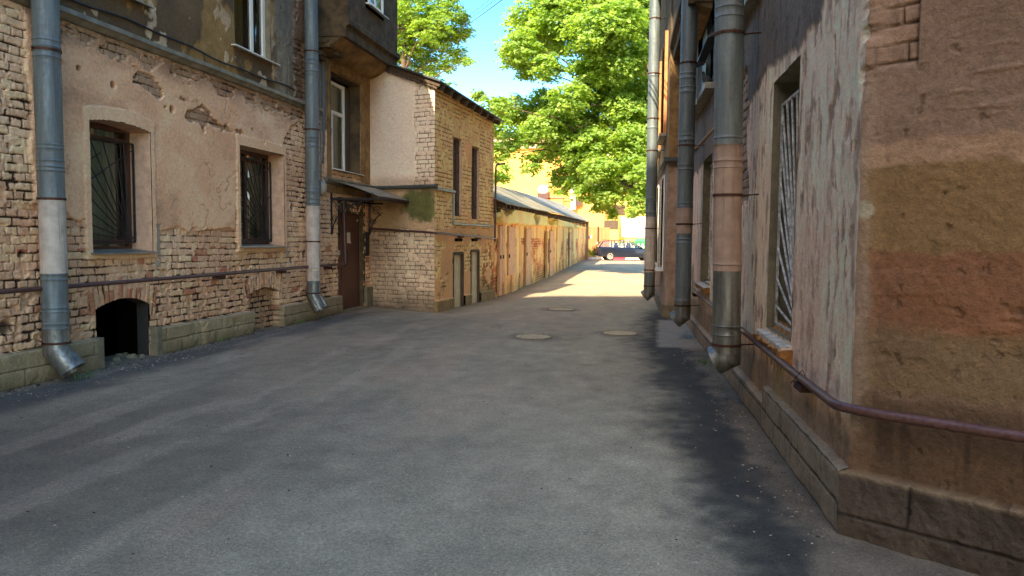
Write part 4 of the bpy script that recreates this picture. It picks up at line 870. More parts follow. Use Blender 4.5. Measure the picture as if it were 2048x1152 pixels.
# first-floor windows with deep ledges
reveal(RW, arch_outline(6.6, 8.9, 3.6, lambda s: 4.5, 2), .30, 'reveal', M['slate'], RB, out=.02)
w_ = window(RW, 6.605, 8.895, 3.62, 5.0, .28, RB, M['darkwood'], bars=[(7.4, 3.6, 5.0), (8.1, 3.6, 5.0)], back=.41)
b = MB(); b.fb(RW, 6.3, 9.05, 3.52, 3.60, -.28, .17); b.build('window_ledge', M['zinc'], w_)
b = MB(); b.hexa([RW.P(6.4, 4.25, .0), RW.P(8.2, 4.25, .0), RW.P(8.2, 4.20, .14), RW.P(6.4, 4.20, .14), RW.P(6.4, 4.31, .0), RW.P(8.2, 4.31, .0), RW.P(8.2, 4.24, .14), RW.P(6.4, 4.24, .14)]); b.build('window_hood', M['darkroof'], w_)
b = MB(); b.fb(RW, 8.2, 8.9, 3.62, 5.0, -.1, -.03); b.build('window_board', M['slate'], w_)
reveal(RW, arch_outline(3.1, 4.1, 3.75, lambda s: 5.0, 2), .30, 'reveal', M['stone'], RB, out=.02)
w_ = window(RW, 3.105, 4.095, 3.77, 5.0, .2, RB, M['white'], back=.41)
b = MB(); b.fb(RW, 2.9, 4.25, 3.67, 3.745, -.2, .13); b.build('window_ledge', M['zinc'], w_)
b = MB(); b.tube([RW.P(6.2, 2.98, .03), RW.P(9.6, 3.04, .05)], .022, 8); b.build('conduit', M['wood'], RB)
b = MB(); b.tube([RW.P(9.75, 1.0, .04), RW.P(9.75, 4.9, .04)], .03, 8); b.tube([RW.P(9.5, 2.2, .04), RW.P(9.5, 4.9, .04)], .022, 8); split_build(b, 'vertical_conduit', M['black'], RB)
OR2 = oriel(RW, 7.2, 10.55, .36, 4.82, 5.12, 8.79, RB)
# projecting end pavilion
b = MB(); b.prism([(.2, 14.6), (-.07, 22), (.6, 22), (.9, 14.6)], -.2, 3.0); pv = b.build('pavilion_wall', M['pinkplaster'], RB)
b = MB(); b.prism([(.16, 14.54), (-.11, 22.05), (.6, 22.05), (.9, 14.54)], -.2, .24); b.build('pavilion_plinth', M['stone'], RB)
b = MB(); b.prism([(.21, 14.61), (-.05, 22), (.6, 22), (.9, 14.61)], 3.07, 5.1); b.build('pavilion_upper_wall', M['ochreplaster'], RB)
b = MB(); b.prism([(.12, 14.48), (-.15, 22.05), (.6, 22.05), (.9, 14.48)], 3.0, 3.07); b.build('pavilion_ledge', M['darkroof'], RB)
PV = Fr((.2, 14.6), (-.27, 7.4), (-1, 0))
for (s0, s1) in ((1.0, 2.2), (3.6, 4.8), (5.9, 6.9)):
    b = MB(); b.fb(PV, s0, s1, .95, 2.8, .0, .015); w_ = b.build('window', M['dark'], RB)
    b = MB(); b.fb(PV, s0-.03, s0-.0, .9, 2.84, 0, .025); b.fb(PV, s1, s1+.03, .9, 2.84, 0, .025); b.fb(PV, s0, s1, 2.80, 2.84, 0, .025); split_build(b, 'window_frame', M['white'], w_)
    b = MB()
    for i in range(8): b.tube([PV.P(s0+.06+i*.155, .95, .06), PV.P(s0+.06+i*.155, 2.78, .06)], .008, 6)
    b.build('grille', M['whitebars'], w_)
    b = MB(); b.fb(PV, s0-.1, s1+.1, .86, .9, 0, .15); b.build('sill', M['white'], w_)
    b = MB(); b.fb(PV, s0, s1, 3.7, 5.6, .0, .03); w2 = b.build('window', M['dark'], RB)
    b = MB(); b.fb(PV, s0-.12, s0-.0, 3.6, 5.7, 0, .06); b.fb(PV, s1, s1+.12, 3.6, 5.7, 0, .06); split_build(b, 'window_frame', mat('bare_wood_frame', lin(190, 130, 80), .8), w2)
    b = MB(); b.fb(PV, s0-.15, s1+.15, 3.6, 3.66, 0, .14); b.build('sill', M['zinc'], w2)

# ------------------------------------------------------------------ unseen building behind the camera, sized and placed for its cast shadow
d_az = np.array([math.sin(SUN_PHI), math.cos(SUN_PHI)]); HB = 34.0
pc0 = np.array([-1.6, 19.62])-d_az*(HB/math.tan(SUN_EL))
KF = Fr(pc0, (.962, .272), (-.272, .962))
KB = empty('unseen_shadow_building', (pc0[0], pc0[1], 0)); tag(KB, 'unseen tall plastered block behind the viewer, shaped to cast the alley shadow', 'building')
b = MB(); b.fb(KF, -10, 9, 0, HB, -12, 0); b.build('wall', M['plaster'], KB)
b = MB(); b.fb(KF, -10.2, 9.2, HB+.01, HB+.06, -12.2, .02); b.build('roof', M['darkroof'], KB)
wroot = None
for i in range(5):
    for j in range(8):
        s = -7.4+i*3.6; z = 1.4+j*3.7
        b = MB(); b.fb(KF, s, s+1.3, z, z+1.9, 0, .03); w_ = b.build('window', M['white'], KB)
        b = MB(); b.fb(KF, s+.1, s+.6, z+.1, z+1.8, .03, .034); b.fb(KF, s+.7, s+1.2, z+.1, z+1.8, .03, .034); b.build('pane', M['dark'], w_)

# ------------------------------------------------------------------ drainpipes
def drainpipe(label, cat, xy, r, sections, top, zbot, edir, turn, ridges, clamps, wall_dir, rod=.16, elen=.12, tilt=(0, 0), group='drainpipes on the alley walls', crumple=0.):
    root = empty('drainpipe', (xy[0], xy[1], 0)); tag(root, label, cat, group)
    seg = 40; e = Vector((edir[0], edir[1], 0)).normalized()
    rnd = random.Random(int(abs(xy[0]*100+xy[1]*10)))
    ph = [rnd.uniform(0, 6) for _ in range(8)]
    def wob(a, z): return 1+.018*math.sin(z*2.3+ph[5])*max(0, math.sin(a*1.0+ph[6]))**3*math.sin(z*9+ph[7])+.010*math.sin(2*a+ph[0]+z*1.3)+.007*math.sin(3*a+ph[1]-z*2.1)+.006*math.sin(z*7+ph[2]+a)
    def ax(z): return (xy[0]+tilt[0]*z, xy[1]+tilt[1]*z)
    for (z0, z1, mt) in sections:
        zs = list(np.arange(z0, z1, .05))+[z1]
        for q in ridges:
            if z0+.01 < q < z1-.01: zs += [q-.009, q-.004, q, q+.004, q+.009]
        zs = sorted(set(round(z, 4) for z in zs)); rings = []
        for z in zs:
            bump = 0
            for q in ridges: bump = max(bump, .0065*max(0, 1-abs(z-q)/.008))
            if z < z0+.012: bump = max(bump, .003)
            cx_, cy_ = ax(z)
            rings.append([(cx_+(r*wob(2*math.pi*k/seg, z)+bump+(.0015 if mt != 'slate' else 0))*math.cos(2*math.pi*k/seg), cy_+(r*wob(2*math.pi*k/seg, z)+bump+(.0015 if mt != 'slate' else 0))*math.sin(2*math.pi*k/seg), z) for k in range(seg)])
        b = MB(); b.loft(rings, caps=False); b.build('pipe_section', M[mt], root, smooth=True)
    # elbow: mitred from the vertical axis to a direction turned by `turn`
    b = MB(); A = Vector((0, 0, -1)); D = A*math.cos(turn)+e*math.sin(turn)
    nrm = (A+D).normalized(); side = e.cross(Vector((0, 0, 1)))
    cx_, cy_ = ax(zbot); c0 = Vector((cx_, cy_, zbot)); rr = r*1.02
    ringA = []; ringM = []; ringE = []
    x2 = side; y2 = D.cross(x2)
    for k in range(seg):
        a = 2*math.pi*k/seg; off = e*math.cos(a)*rr+side*math.sin(a)*rr
        t = -(off.dot(nrm))/A.dot(nrm); pm_ = c0+off+A*t
        ringA.append(c0+off+Vector((0, 0, .10+r))); ringM.append(pm_)
        cut = elen+.03*math.sin(a*2+ph[3])*0
        q = off-D*off.dot(D)
        rel = pm_-c0; pe = c0+(rel-D*rel.dot(D))*1.06+D*elen
        if crumple: pe += Vector((math.sin(k*1.9+ph[4]), math.cos(k*2.3), math.sin(k*1.3)))*crumple
        ringE.append(pe)
    mid = [(m1*.5+m2*.5)+(Vector((math.sin(k*1.1), math.cos(k*1.7), math.sin(k*.9)))*crumple*.6) for k, (m1, m2) in enumerate(zip(ringM, ringE))]
    inner = [c0+(p-c0)*.985+D*-.004 for p in ringE]; deep = [c0+(p-c0)*.7-D*elen*.3 for p in ringM]
    rings = [[tuple(p) for p in rg_] for rg_ in (ringA, ringM, mid, ringE, inner, deep)]
    b.loft(rings, caps=False); b.build('elbow', M['galv'], root, smooth=True)
    for z in clamps:
        cx_, cy_ = ax(z); b = MB(); R_ = r+.006
        b.loft([[(cx_+q*math.cos(2*math.pi*k/seg), cy_+q*math.sin(2*math.pi*k/seg), z+dz) for k in range(seg)] for q, dz in ((R_-.002, -.012), (R_+.003, -.012), (R_+.003, .012), (R_-.002, .012))], caps=False)
        wd = Vector(wall_dir).normalized()
        b.tube([Vector((cx_, cy_, z))+wd*R_, Vector((cx_, cy_, z+.01))+wd*(R_+rod)], .007, 6)
        sd_ = wd.cross(Vector((0, 0, 1)))
        p0 = Vector((cx_, cy_, z))+wd*R_*.2+sd_*R_; b.bar(p0, p0+sd_*.03, .012, .02)
        p0 = Vector((cx_, cy_, z))+wd*R_*.2-sd_*R_; b.bar(p0, p0-sd_*.03, .012, .02)
        b.build('clamp', M['rust'], root)
    return root
wl = (-1, 0, 0); wr = (1, .04, 0)
drainpipe('fat blue-grey drainpipe with beige band, nearest the camera on the left wall', 'drainpipe', (-6.0, 6.5), .122, [(1.86, 9.5, 'slate'), (1.11, 1.87, 'palepipe'), (.36, 1.12, 'slate')], 9, .33, (.97, .22), R(36),
          [3.42, 3.36, 3.26, 2.40, 2.36, 2.24, 2.18, 2.14, 1.10, 1.05, .76, .72, .60, .55], [3.33, 1.86, .40], wl, rod=.09, elen=.27)
drainpipe('blue-grey drainpipe with pale lower half and crumpled outlet beside the entrance door', 'drainpipe', (-6.0, 12.32), .12, [(2.05, 9.5, 'slate'), (.72, 2.06, 'palepipe'), (.5, .73, 'slate')], 9, .45, (.98, .15), R(30),
          [4.60, 4.52, 4.40, 4.34, 3.25, 3.19, 3.10, 2.36, 2.30, 2.18, 2.1, .95, .9], [4.74, 3.39, 1.42, .5], wl, rod=.09, elen=.28, crumple=.012)
drainpipe('fat dark grey drainpipe with salmon painted middle, nearest the camera on the right', 'drainpipe', (.655, 6.85), .122, [(2.33, 13, 'slate'), (1.23, 2.34, 'salmonpipe'), (.50, 1.24, 'galv')], 9, .47, (-1, .22), R(62),
          [3.60, 3.52, 3.44, 2.40, 2.34, 2.20, 2.14, 1.29, .74, .66], [3.30, 1.90, .57], wr, rod=.14, elen=.115, tilt=(-.018, 0))
drainpipe('blue-grey drainpipe with short salmon band, middle one of three on the right', 'drainpipe', (.42, 11.4), .118, [(1.98, 13, 'slate'), (1.60, 1.99, 'salmonpipe'), (.35, 1.61, 'slate')], 9, .38, (-1, .2), R(52),
          [3.95, 3.88, 3.75, 3.68, 3.05, 2.98, 2.62, 2.55, 2.05, 2.0, 1.52, 1.46, .60], [4.1, 2.9, 1.74, .52], wr, rod=.14, elen=.14)
drainpipe('pale drainpipe standing farthest along the right wall, its top lit by the sun', 'drainpipe', (-.11, 16.4), .118, [(2.0, 13, 'slate'), (.80, 2.01, 'palepipe'), (.35, .81, 'slate')], 9, .36, (-1, .15), R(50),
          [5.0, 3.9, 2.4, 2.34, 2.28, 2.1], [6.2, 5.05, 4.1, 3.42, 1.75, .85, .5], wr, rod=.14, elen=.14)

# ------------------------------------------------------------------ gas pipes
def gas(label, runs, r, brk, fr, cpl=None):
    root = empty('gas_pipe', runs[0][0]); tag(root, label, 'pipe', 'red-brown gas pipes on the walls')
    b = MB()
    for run in runs: b.tube(run, r, 12)
    b.build('pipe', M['gas'], root, smooth=True)
    if cpl:
        for p, q in cpl:
            k = MB(); k.tube([p, q], r*1.12, 14); k.build('coupling', M['gas'], root)
    for (a, z) in brk:
        k = MB(); k.fb(fr, a-.09, a+.09, z-.075, z-.035, .0, .12); k.tube([fr.P(a+.0, z-.04, .05), fr.P(a, z+.05, .09), fr.P(a+.02, z-.04, .15)], .004, 5); k.build('bracket', M['rust'], root)
    return root
def smooth_path(pts, n=6):
    out = [Vector(pts[0])]
    for i in range(1, len(pts)-1):
        a, p, c_ = Vector(pts[i-1]), Vector(pts[i]), Vector(pts[i+1]); k = .07
        d1 = (a-p).normalized()*min(k, (a-p).length/2); d2 = (c_-p).normalized()*min(k, (c_-p).length/2)
        for j in range(n+1):
            t = j/n; out.append((p+d1)*(1-t)**2+p*2*t*(1-t)+(p+d2)*t*t)
    out.append(Vector(pts[-1])); return out
gas('red-brown gas pipe running level along the left brick wall up to the door', [smooth_path([LF.P(2.6, .95, .15), LF.P(12.1, .97, .15), LF.P(13.86, .97, .14), LF.P(13.88, 2.26, .10), LF.P(15.42, 2.30, .10)])], .024, [(9.6, .97), (11.4, .97), (13.2, .97)], LF)
gas('dark red gas pipe rounding the corner of the whitewashed annex', [smooth_path([AF.P(.06, 2.2, .10), AF.P(.06, 1.70, .10), AF.P(LA+.09, 1.61, .10), AS.P(1.9, 1.56, .12), AS.P(3.78, 1.50, .12)])], .024, [(1.4, 1.58), (2.6, 1.55)], AS)
gas('thin red-brown riser pipe with a bent top at the far corner of the annex', [smooth_path([AS.P(3.85, 1.42, .10), AS.P(3.88, 3.42, .10), AS.P(4.05, 3.46, .30)])], .026, [], AS)
gas('purple-brown gas pipe along the right wall, bending round its striped corner', [smooth_path([RW.P(9.2, .72, .10), RW.P(4, .69, .10), RW.P(1.0, .665, .10), RW.P(.02, .655, .085), CH.P(.09, .66, .09), CH.P(2.6, .69, .09)])], .026, [(.75, .665), (7.8, .71)], RW, [(CH.P(.46, .664, .09), CH.P(.49, .6645, .09)), (RW.P(2.2, .6755, .10), RW.P(2.24, .6757, .10))])

# ------------------------------------------------------------------ door canopy
CA = empty('door_canopy', (-6.2, 14.4, 2.3)); tag(CA, 'wrought-iron canopy with curved sheet roof above the brown entrance door', 'canopy')
b = MB(); rows = []
for j, s in enumerate((13.42, 15.44)):
    r_ = [LF.P(s, 2.30+.30*(1-(i/10)**1.3)+.0, .02+.98*i/10) for i in range(11)]
    rows.append(r_+[(p[0], p[1], p[2]-.012) for p in reversed(r_)])
b.loft(rows); b.build('canopy_sheet', M['zinc'], CA, smooth=True)
b = MB(); b.fb(LF, 13.42, 15.44, 2.235, 2.285, .985, 1.01); b.build('fascia', M['rust'], CA)
def spiral(c, r0, turns, fr, s, a0=0, sg=1):
    pts = []
    for i in range(26):
        t = i/25; a = a0+sg*turns*2*math.pi*t; r_ = r0*(1-t*.85); pts.append(fr.P(s, c[1]+r_*math.sin(a), c[0]+r_*math.cos(a)))
    return pts
for s in (13.46, 15.40):
    b = MB(); b.bar(LF.P(s, 2.24, .0), LF.P(s, 2.24, .98), .03, .035); b.bar(LF.P(s, 1.55, .03), LF.P(s, 2.5, .03), .03, .03)
    b.tube([LF.P(s, 1.58+.64*math.sin(t)**1.0, .05+.88*(1-math.cos(t))) for t in np.linspace(0, math.pi/2, 16)], .012, 6)
    b.tube(spiral((.20, 2.08), .11, 1.6, LF, s), .007, 5); b.tube(spiral((.44, 2.13), .085, 1.6, LF, s, 1, -1), .007, 5); b.tube(spiral((.13, 1.86), .08, 1.6, LF, s, 2), .007, 5); b.tube(spiral((.62, 2.17), .05, 1.5, LF, s, 2), .006, 5)
    for q in (.3, .5, .7, .85): b.tube(spiral((q, 2.33), .045, 1.2, LF, s, q*7), .005, 5)
    b.tube([LF.P(s, 2.24, .02), LF.P(s, 1.95, .32)], .008, 5)
    b.build('scroll_bracket', M['black'], CA)
b = MB(); b.bar(LF.P(13.46, 2.24, .04), LF.P(15.4, 2.24, .04), .035, .035); b.bar(LF.P(13.46, 2.24, .96), LF.P(15.4, 2.24, .96), .035, .035)
for s in (13.95, 14.43, 14.92): b.bar(LF.P(s, 2.55, .04), LF.P(s, 2.27, .96), .02, .02)
b.build('frame', M['black'], CA)
# lamp with conduit
LP = empty('wall_lamp', (-6.15, 13.05, 2.5)); tag(LP, 'oval grey wall lamp on a vertical conduit left of the door canopy', 'lamp')
b = MB(); rows = []
for i in range(9):
    t = i/8*math.pi/2; rr = math.cos(t); rows.append([LF.P(13.02+.085*rr*math.cos(a), 2.42+.14*rr*math.sin(a), .05+.09*math.sin(t)) for a in np.linspace(0, 2*math.pi, 20, endpoint=False)])
b.loft(rows); b.build('lamp_glass', M['lamp'], LP, smooth=True)
b = MB(); b.loft([[LF.P(13.02+.1*q*math.cos(a), 2.42+.155*q*math.sin(a), o) for a in np.linspace(0, 2*math.pi, 20, endpoint=False)] for q, o in ((1, .0), (1, .05), (.9, .058))]); b.build('lamp_base', M['galv'], LP)
b = MB(); b.tube([LF.P(13.02, 2.56, .035), LF.P(13.0, 4.7, .035)], .014, 8); b.build('conduit', M['galv'], LP)

# ------------------------------------------------------------------ manhole covers
for lab, x, y, r in (('pale round manhole cover set in the asphalt, left of the nearer pair', -1.81, 11.13, .265), ('manhole cover with yellowish lid and raised rim, right of the nearer pair', -.53, 11.9, .265), ('faint manhole cover farthest from the camera, near the sunlit patch', -1.95, 15.67, .265)):
    z = zg(x, y)+.004; root = empty('manhole_cover', (x, y, z)); tag(root, lab, 'manhole cover', 'manhole covers in the asphalt')
    seg = 36
    def ring(q, dz): return [(x+q*math.cos(2*math.pi*k/seg), y+q*math.sin(2*math.pi*k/seg), z+dz) for k in range(seg)]
    b = MB(); b.loft([ring(r+.035, -.02), ring(r+.035, .008), ring(r+.012, .010), ring(r+.012, -.02)], caps=False); b.build('rim', M['stone'], root)
    b = MB(); b.loft([ring(r+.004, -.02), ring(r, .008), ring(r-.03, .009), ring(r-.035, .002), ring(.001, .003)])
    for gi in range(-4, 5):
        for gj in range(-4, 5):
            px, py = x+gi*.05, y+gj*.05
            if math.hypot(px-x, py-y) < r-.055: b.box(px-.017, px+.017, py-.017, py+.017, z+.001, z+.008)
    b.build('lid', M['iron_cover'], root)

# ------------------------------------------------------------------ pigeon
PG = empty('pigeon', RW.P(6.78, 3.60, .09)); tag(PG, 'grey pigeon perched on the first-floor ledge between the drainpipes', 'pigeon')
pc = Vector(RW.P(6.78, 3.60, .09)); fd = Vector((-.6, -.8, 0)).normalized(); sdv = fd.cross(Vector((0, 0, 1)))
b = MB(); rings = []
for (t, z, wv, hv) in ((-.17, .075, .012, .006), (-.12, .085, .03, .014), (-.07, .10, .045, .035), (-.02, .115, .055, .05), (.04, .125, .052, .052), (.075, .15, .038, .042), (.09, .185, .026, .03), (.10, .205, .024, .024), (.115, .215, .016, .016), (.128, .213, .004, .004)):
    c_ = pc+fd*t+Vector((0, 0, z)); tiltv = Vector((0, 0, 1))
    rings.append([tuple(c_+sdv*wv*math.cos(a)+tiltv*hv*math.sin(a)) for a in np.linspace(0, 2*math.pi, 14, endpoint=False)])
b.loft(rings); b.build('body', mat('pigeon_feathers', lin(92, 98, 108), .8, nscale=30, c2=lin(60, 64, 74)), PG, smooth=True)
b = MB(); p = pc+fd*.125+Vector((0, 0, .21)); b.tube([p, p+fd*.022-Vector((0, 0, .006))], [.005, .001], 6); b.build('beak', M['black'], PG)
for sg in (-1, 1):
    b = MB(); p = pc+sdv*sg*.02; b.tube([p+Vector((0, 0, .08)), p+Vector((0, 0, .003))], .004, 5)
    for a in (-.5, 0, .5): b.tube([p+Vector((0, 0, .004)), p+(fd*math.cos(a)+sdv*math.sin(a))*.03+Vector((0, 0, .004))], .003, 5)
    b.build('leg', M['rust'], PG)

# ------------------------------------------------------------------ parked estate car
def car():
    root = empty('estate_car', (-2.05, 54.4, zg(-2, 54.4)), R(13)); tag(root, 'dark blue estate car with alloy wheels parked across the end of the alley', 'car')
    paint = mat('dark_blue_car_paint', lin(22, 28, 44), .28, .3, namp=.05, spec=.6); paint.node_tree.nodes['Principled BSDF'].inputs['Coat Weight'].default_value = .6
    rubber = mat('tyre_rubber', lin(30, 30, 30), .8); trim = mat('black_trim', lin(26, 26, 28), .5); rim = mat('alloy_rim', lin(200, 200, 198), .35, .6)
    def bl(mb, name, mt, parent=root, smooth=False):
        me = bpy.data.meshes.new(name); me.from_pydata([tuple(v) for v in mb.v], [], mb.f); me.materials.append(mt)
        if smooth: me.polygons.foreach_set('use_smooth', [True]*len(me.polygons)); me.set_sharp_from_angle(angle=R(35))
        o = bpy.data.objects.new(name, me); col.objects.link(o); o.parent = parent; return o
    def blk(mb, name, mt):
        cs = mb.cuts+[(len(mb.v), len(mb.f))]
        for (v0, f0), (v1, f1) in zip(cs[:-1], cs[1:]):
            q = MB(); q.v = mb.v[v0:v1]; q.f = [tuple(i-v0 for i in f) for f in mb.f[f0:f1]]; bl(q, name, mt)
    # lower body: stations along x (forward +)
    st = [(-2.25, .42, .80, .66), (-2.20, .34, .93, .78), (-2.0, .28, 1.00, .83), (-1.35, .24, .97, .86), (-.5, .22, .94, .87), (.5, .22, .92, .87), (1.0, .23, .90, .86), (1.6, .26, .80, .82), (2.0, .30, .72, .76), (2.15, .36, .66, .68), (2.22, .42, .58, .58)]
    b = MB(); rings = []
    for (x, zb, zt, hw) in st:
        zm = zb+(zt-zb)*.55
        half = [(0, zb), (hw*.9, zb), (hw*.985, zb+.08), (hw, zm), (hw*.965, zt-.07), (hw*.88, zt), (0, zt+.015)]
        ring = [(x, y, z) for y, z in half]+[(x, -y, z) for y, z in reversed(half[1:-1])]
        rings.append(ring)
    b.loft(rings); bl(b, 'body', paint, smooth=True)
    # roof and pillars
    top = [(-2.05, 1.02, .70), (-1.75, 1.36, .58), (-1.5, 1.42, .57), (-.5, 1.46, .58), (.05, 1.43, .57), (.25, 1.36, .56)]
    b = MB(); rings = []
    for (x, z, hw) in ((-1.85, 1.345, .56), (-1.6, 1.41, .575), (-1.0, 1.44, .585), (-.3, 1.445, .585), (.1, 1.42, .575), (.3, 1.36, .56)):
        rings.append([(x, -hw, z-.04), (x, hw, z-.04), (x, hw*.93, z), (x, 0, z+.025), (x, -hw*.93, z)])
    b.loft(rings); bl(b, 'roof', paint, smooth=True)
    b = MB()
    for sg in (-1, 1):
        yb, yt = .80*sg, .565*sg
        for (x0, z0, x1, z1, wd) in ((1.02, .90, .26, 1.37, .05), (.02, .92, -.10, 1.41, .07), (-.98, .94, -1.0, 1.41, .07), (-2.12, .98, -1.82, 1.34, .08)):
            b.bar((x0, yb, z0), (x1, yt, z1), wd, .05, up=(0, 1, 0))
        b.bar((-1.7, .52*sg, 1.47), (-.1, .52*sg, 1.48), .03, .03)
    blk(b, 'pillar', paint)
    gl = M['glass']
    for sg in (-1, 1):
        for (xa, xb, xc, xd, ta) in ((.95, .05, -.06, .28, 0), (-.03, -.95, -.97, -.13, 0), (-1.02, -2.05, -1.80, -1.03, 0)):
            b = MB(); b.add([(xa, .79*sg, .92), (xb, .79*sg, .94), (xc, .572*sg, 1.39), (xd, .572*sg, 1.38)], [(0, 1, 2, 3)]); bl(b, 'side_window', gl)
    b = MB(); b.add([(1.02, -.78, .90), (1.02, .78, .90), (.27, .55, 1.36), (.27, -.55, 1.36)], [(0, 1, 2, 3)]); bl(b, 'windscreen', gl)
    b = MB(); b.add([(-2.13, -.74, .98), (-2.13, .74, .98), (-1.84, .55, 1.33), (-1.84, -.55, 1.33)], [(0, 1, 2, 3)]); bl(b, 'rear_window', gl)
    b = MB(); b.box(-1.0, .5, -.7, .7, .35, .78); 
    for x in (.15, -.75):
        for y in (-.35, .35): b.box(x-.1, x+.05, y-.22, y+.22, .7, 1.12); b.box(x-.08, x+.02, y-.1, y+.1, 1.13, 1.28)
    blk(b, 'seat', trim)
    for x in (-1.33, 1.33):
        for sg in (-1, 1):
            b = MB(); n = 28
            def rg(r_, y): return [(x+r_*math.cos(2*math.pi*k/n), y*sg, .315+r_*math.sin(2*math.pi*k/n)) for k in range(n)]
            b.loft([rg(.20, .68), rg(.31, .69), rg(.315, .74), rg(.315, .84), rg(.305, .875), rg(.215, .88), rg(.205, .84)]); w_ = bl(b, 'wheel', rubber, smooth=True)
            b = MB(); b.loft([rg(.21, .85), rg(.21, .882), rg(.185, .878), rg(.18, .85)])
            for k in range(6):
                a = k*math.pi/3; b.bar((x, .868*sg, .315), (x+.19*math.cos(a), .868*sg, .315+.19*math.sin(a)), .02, .075, up=(0, 1, 0))
            b.loft([rg(.055, .85), rg(.055, .885), rg(.01, .89)]); bl(b, 'rim', rim, w_)
            b = MB(); b.loft([[(x+r_*math.cos(a), y*sg, .33+r_*math.sin(a)) for a in np.linspace(-.15, math.pi+.15, 20)] for r_, y in ((.37, .80), (.37, .872), (.335, .874), (.335, .80))], caps=False); bl(b, 'wheel_arch', trim)
    b = MB(); 
    for sg in (-1, 1): b.box(-1.0, 1.0, .872*sg-.008, .872*sg+.008, .50, .545); b.box(-.35, -.2, .862*sg-.012, .862*sg+.012, .76, .785); b.box(.55, .7, .862*sg-.012, .862*sg+.012, .74, .765)
    b.box(-2.29, -2.2, -.72, .72, .38, .52); b.box(2.16, 2.26, -.66, .66, .36, .5); blk(b, 'side_trim', trim)
    for sg in (-1, 1):
        b = MB(); b.box(.78, .92, .80*sg-.0, .96*sg, .93, 1.03) if sg > 0 else b.box(.78, .92, -.96, -.80, .93, 1.03); bl(b, 'mirror', paint)
        b = MB(); b.box(2.10, 2.20, (.45 if sg > 0 else -.66), (.66 if sg > 0 else -.45), .54, .66); bl(b, 'headlight', rim)
        b = MB(); b.box(-2.265, -2.2, (.60 if sg > 0 else -.72), (.72 if sg > 0 else -.60), .64, .84); bl(b, 'tail_light', mat('red_lens', (.10, .01, .01), .3))
    return root
car()

# ------------------------------------------------------------------ trees
LEAF = np.array([(0, -.5), (.10, -.30), (.42, -.36), (.34, -.12), (.52, .12), (.24, .14), (0, .56), (-.24, .14), (-.52, .12), (-.34, -.12), (-.42, -.36), (-.10, -.30)])
def leaves(cl, size, dens, seed, shelf=.35):
    rs = np.random.RandomState(seed); P = []; Nn = []
    for (cx_, cy_, cz_, r) in cl:
        ns = max(5, int(dens*(r**2)*7))           # sprays in this clump
        u = rs.normal(size=(ns, 3)); u /= np.linalg.norm(u, axis=1)[:, None]; rad = r*rs.uniform(.25, 1.0, ns)**.6
        c_ = np.array([cx_, cy_, cz_])+u*rad[:, None]*np.array([1, 1, .85])
        for k in range(ns):
            m_ = rs.randint(16, 30); sr_ = rs.uniform(.20, .42)*min(1, .5+r*.6)
            a = rs.uniform(0, 2*math.pi, m_); q = sr_*np.sqrt(rs.uniform(0, 1, m_))
            outd = c_[k]-np.array([cx_, cy_, cz_]); outd[2] *= .3; on = np.linalg.norm(outd)+1e-6; outd /= on
            pts = c_[k]+np.stack([q*np.cos(a), q*np.sin(a), rs.normal(0, .045, m_)], -1)
            drop = (pts-c_[k])@outd; pts[:, 2] -= shelf*np.abs(drop)+.25*np.maximum(drop, 0)
            nn_ = np.array([0, 0, 1.0])+outd*.55+rs.normal(0, .42, (m_, 3)); nn_ /= np.linalg.norm(nn_, axis=1)[:, None]
            P.append(pts); Nn.append(nn_)
    P = np.concatenate(P); Nn = np.concatenate(Nn); n = len(P)
    t = rs.normal(size=(n, 3)); t -= Nn*(t*Nn).sum(1)[:, None]; t /= np.linalg.norm(t, axis=1)[:, None]; bt = np.cross(Nn, t)
    s = size*rs.uniform(.7, 1.25, n)
    k = len(LEAF); V = P[:, None, :]+(t[:, None, :]*LEAF[None, :, 0, None]+bt[:, None, :]*LEAF[None, :, 1, None])*s[:, None, None]
    V = V-Nn[:, None, :]*(np.abs(LEAF[:, 0])[None, :, None]*.25*s[:, None, None])
    return V.reshape(-1, 3), n, k, rs.uniform(0, 1, n)
def leaf_obj(name, cl, size, dens, seed, mt, parent, shelf=.35, cl2=None, dens2=3):
    V, n, k, cr = leaves(cl, size, dens, seed, shelf)
    if cl2:
        V2, n2, k, cr2 = leaves(cl2, size*1.15, dens2, seed+1, shelf); V = np.concatenate([V, V2]); n += n2; cr = np.concatenate([cr, cr2])
    me = bpy.data.meshes.new(name); off = wloc(parent)
    me.vertices.add(len(V)); me.vertices.foreach_set('co', (V-np.array(off)).astype(np.float32).ravel())
    me.loops.add(len(V)); me.loops.foreach_set('vertex_index', np.arange(len(V), dtype=np.int32))
    me.polygons.add(n); me.polygons.foreach_set('loop_start', np.arange(0, n*k, k, dtype=np.int32)); me.update(calc_edges=True)
    at = me.color_attributes.new('Col', 'FLOAT_COLOR', 'POINT'); c4 = np.ones((len(V), 4), np.float32); c4[:, :3] = np.repeat(cr, k)[:, None]; at.data.foreach_set('color', c4.ravel())
    me.materials.append(mt); o = bpy.data.objects.new(name, me); col.objects.link(o); o.parent = parent; return o
def limb(b, a, c_, r0, r1, rnd, sag=.3):
    a = Vector(a); c_ = Vector(c_); L_ = (c_-a).length; pts = []; rs_ = []
    n = 8
    for i in range(n+1):
        t = i/n; p = a.lerp(c_, t)+Vector((rnd.uniform(-1, 1), rnd.uniform(-1, 1), rnd.uniform(-1, 1)))*.035*L_*math.sin(t*math.pi)+Vector((0, 0, sag*L_*.25*math.sin(t*math.pi)))
        pts.append(p); rs_.append(r0+(r1-r0)*t)
    b.tube(pts, rs_, 7); return pts
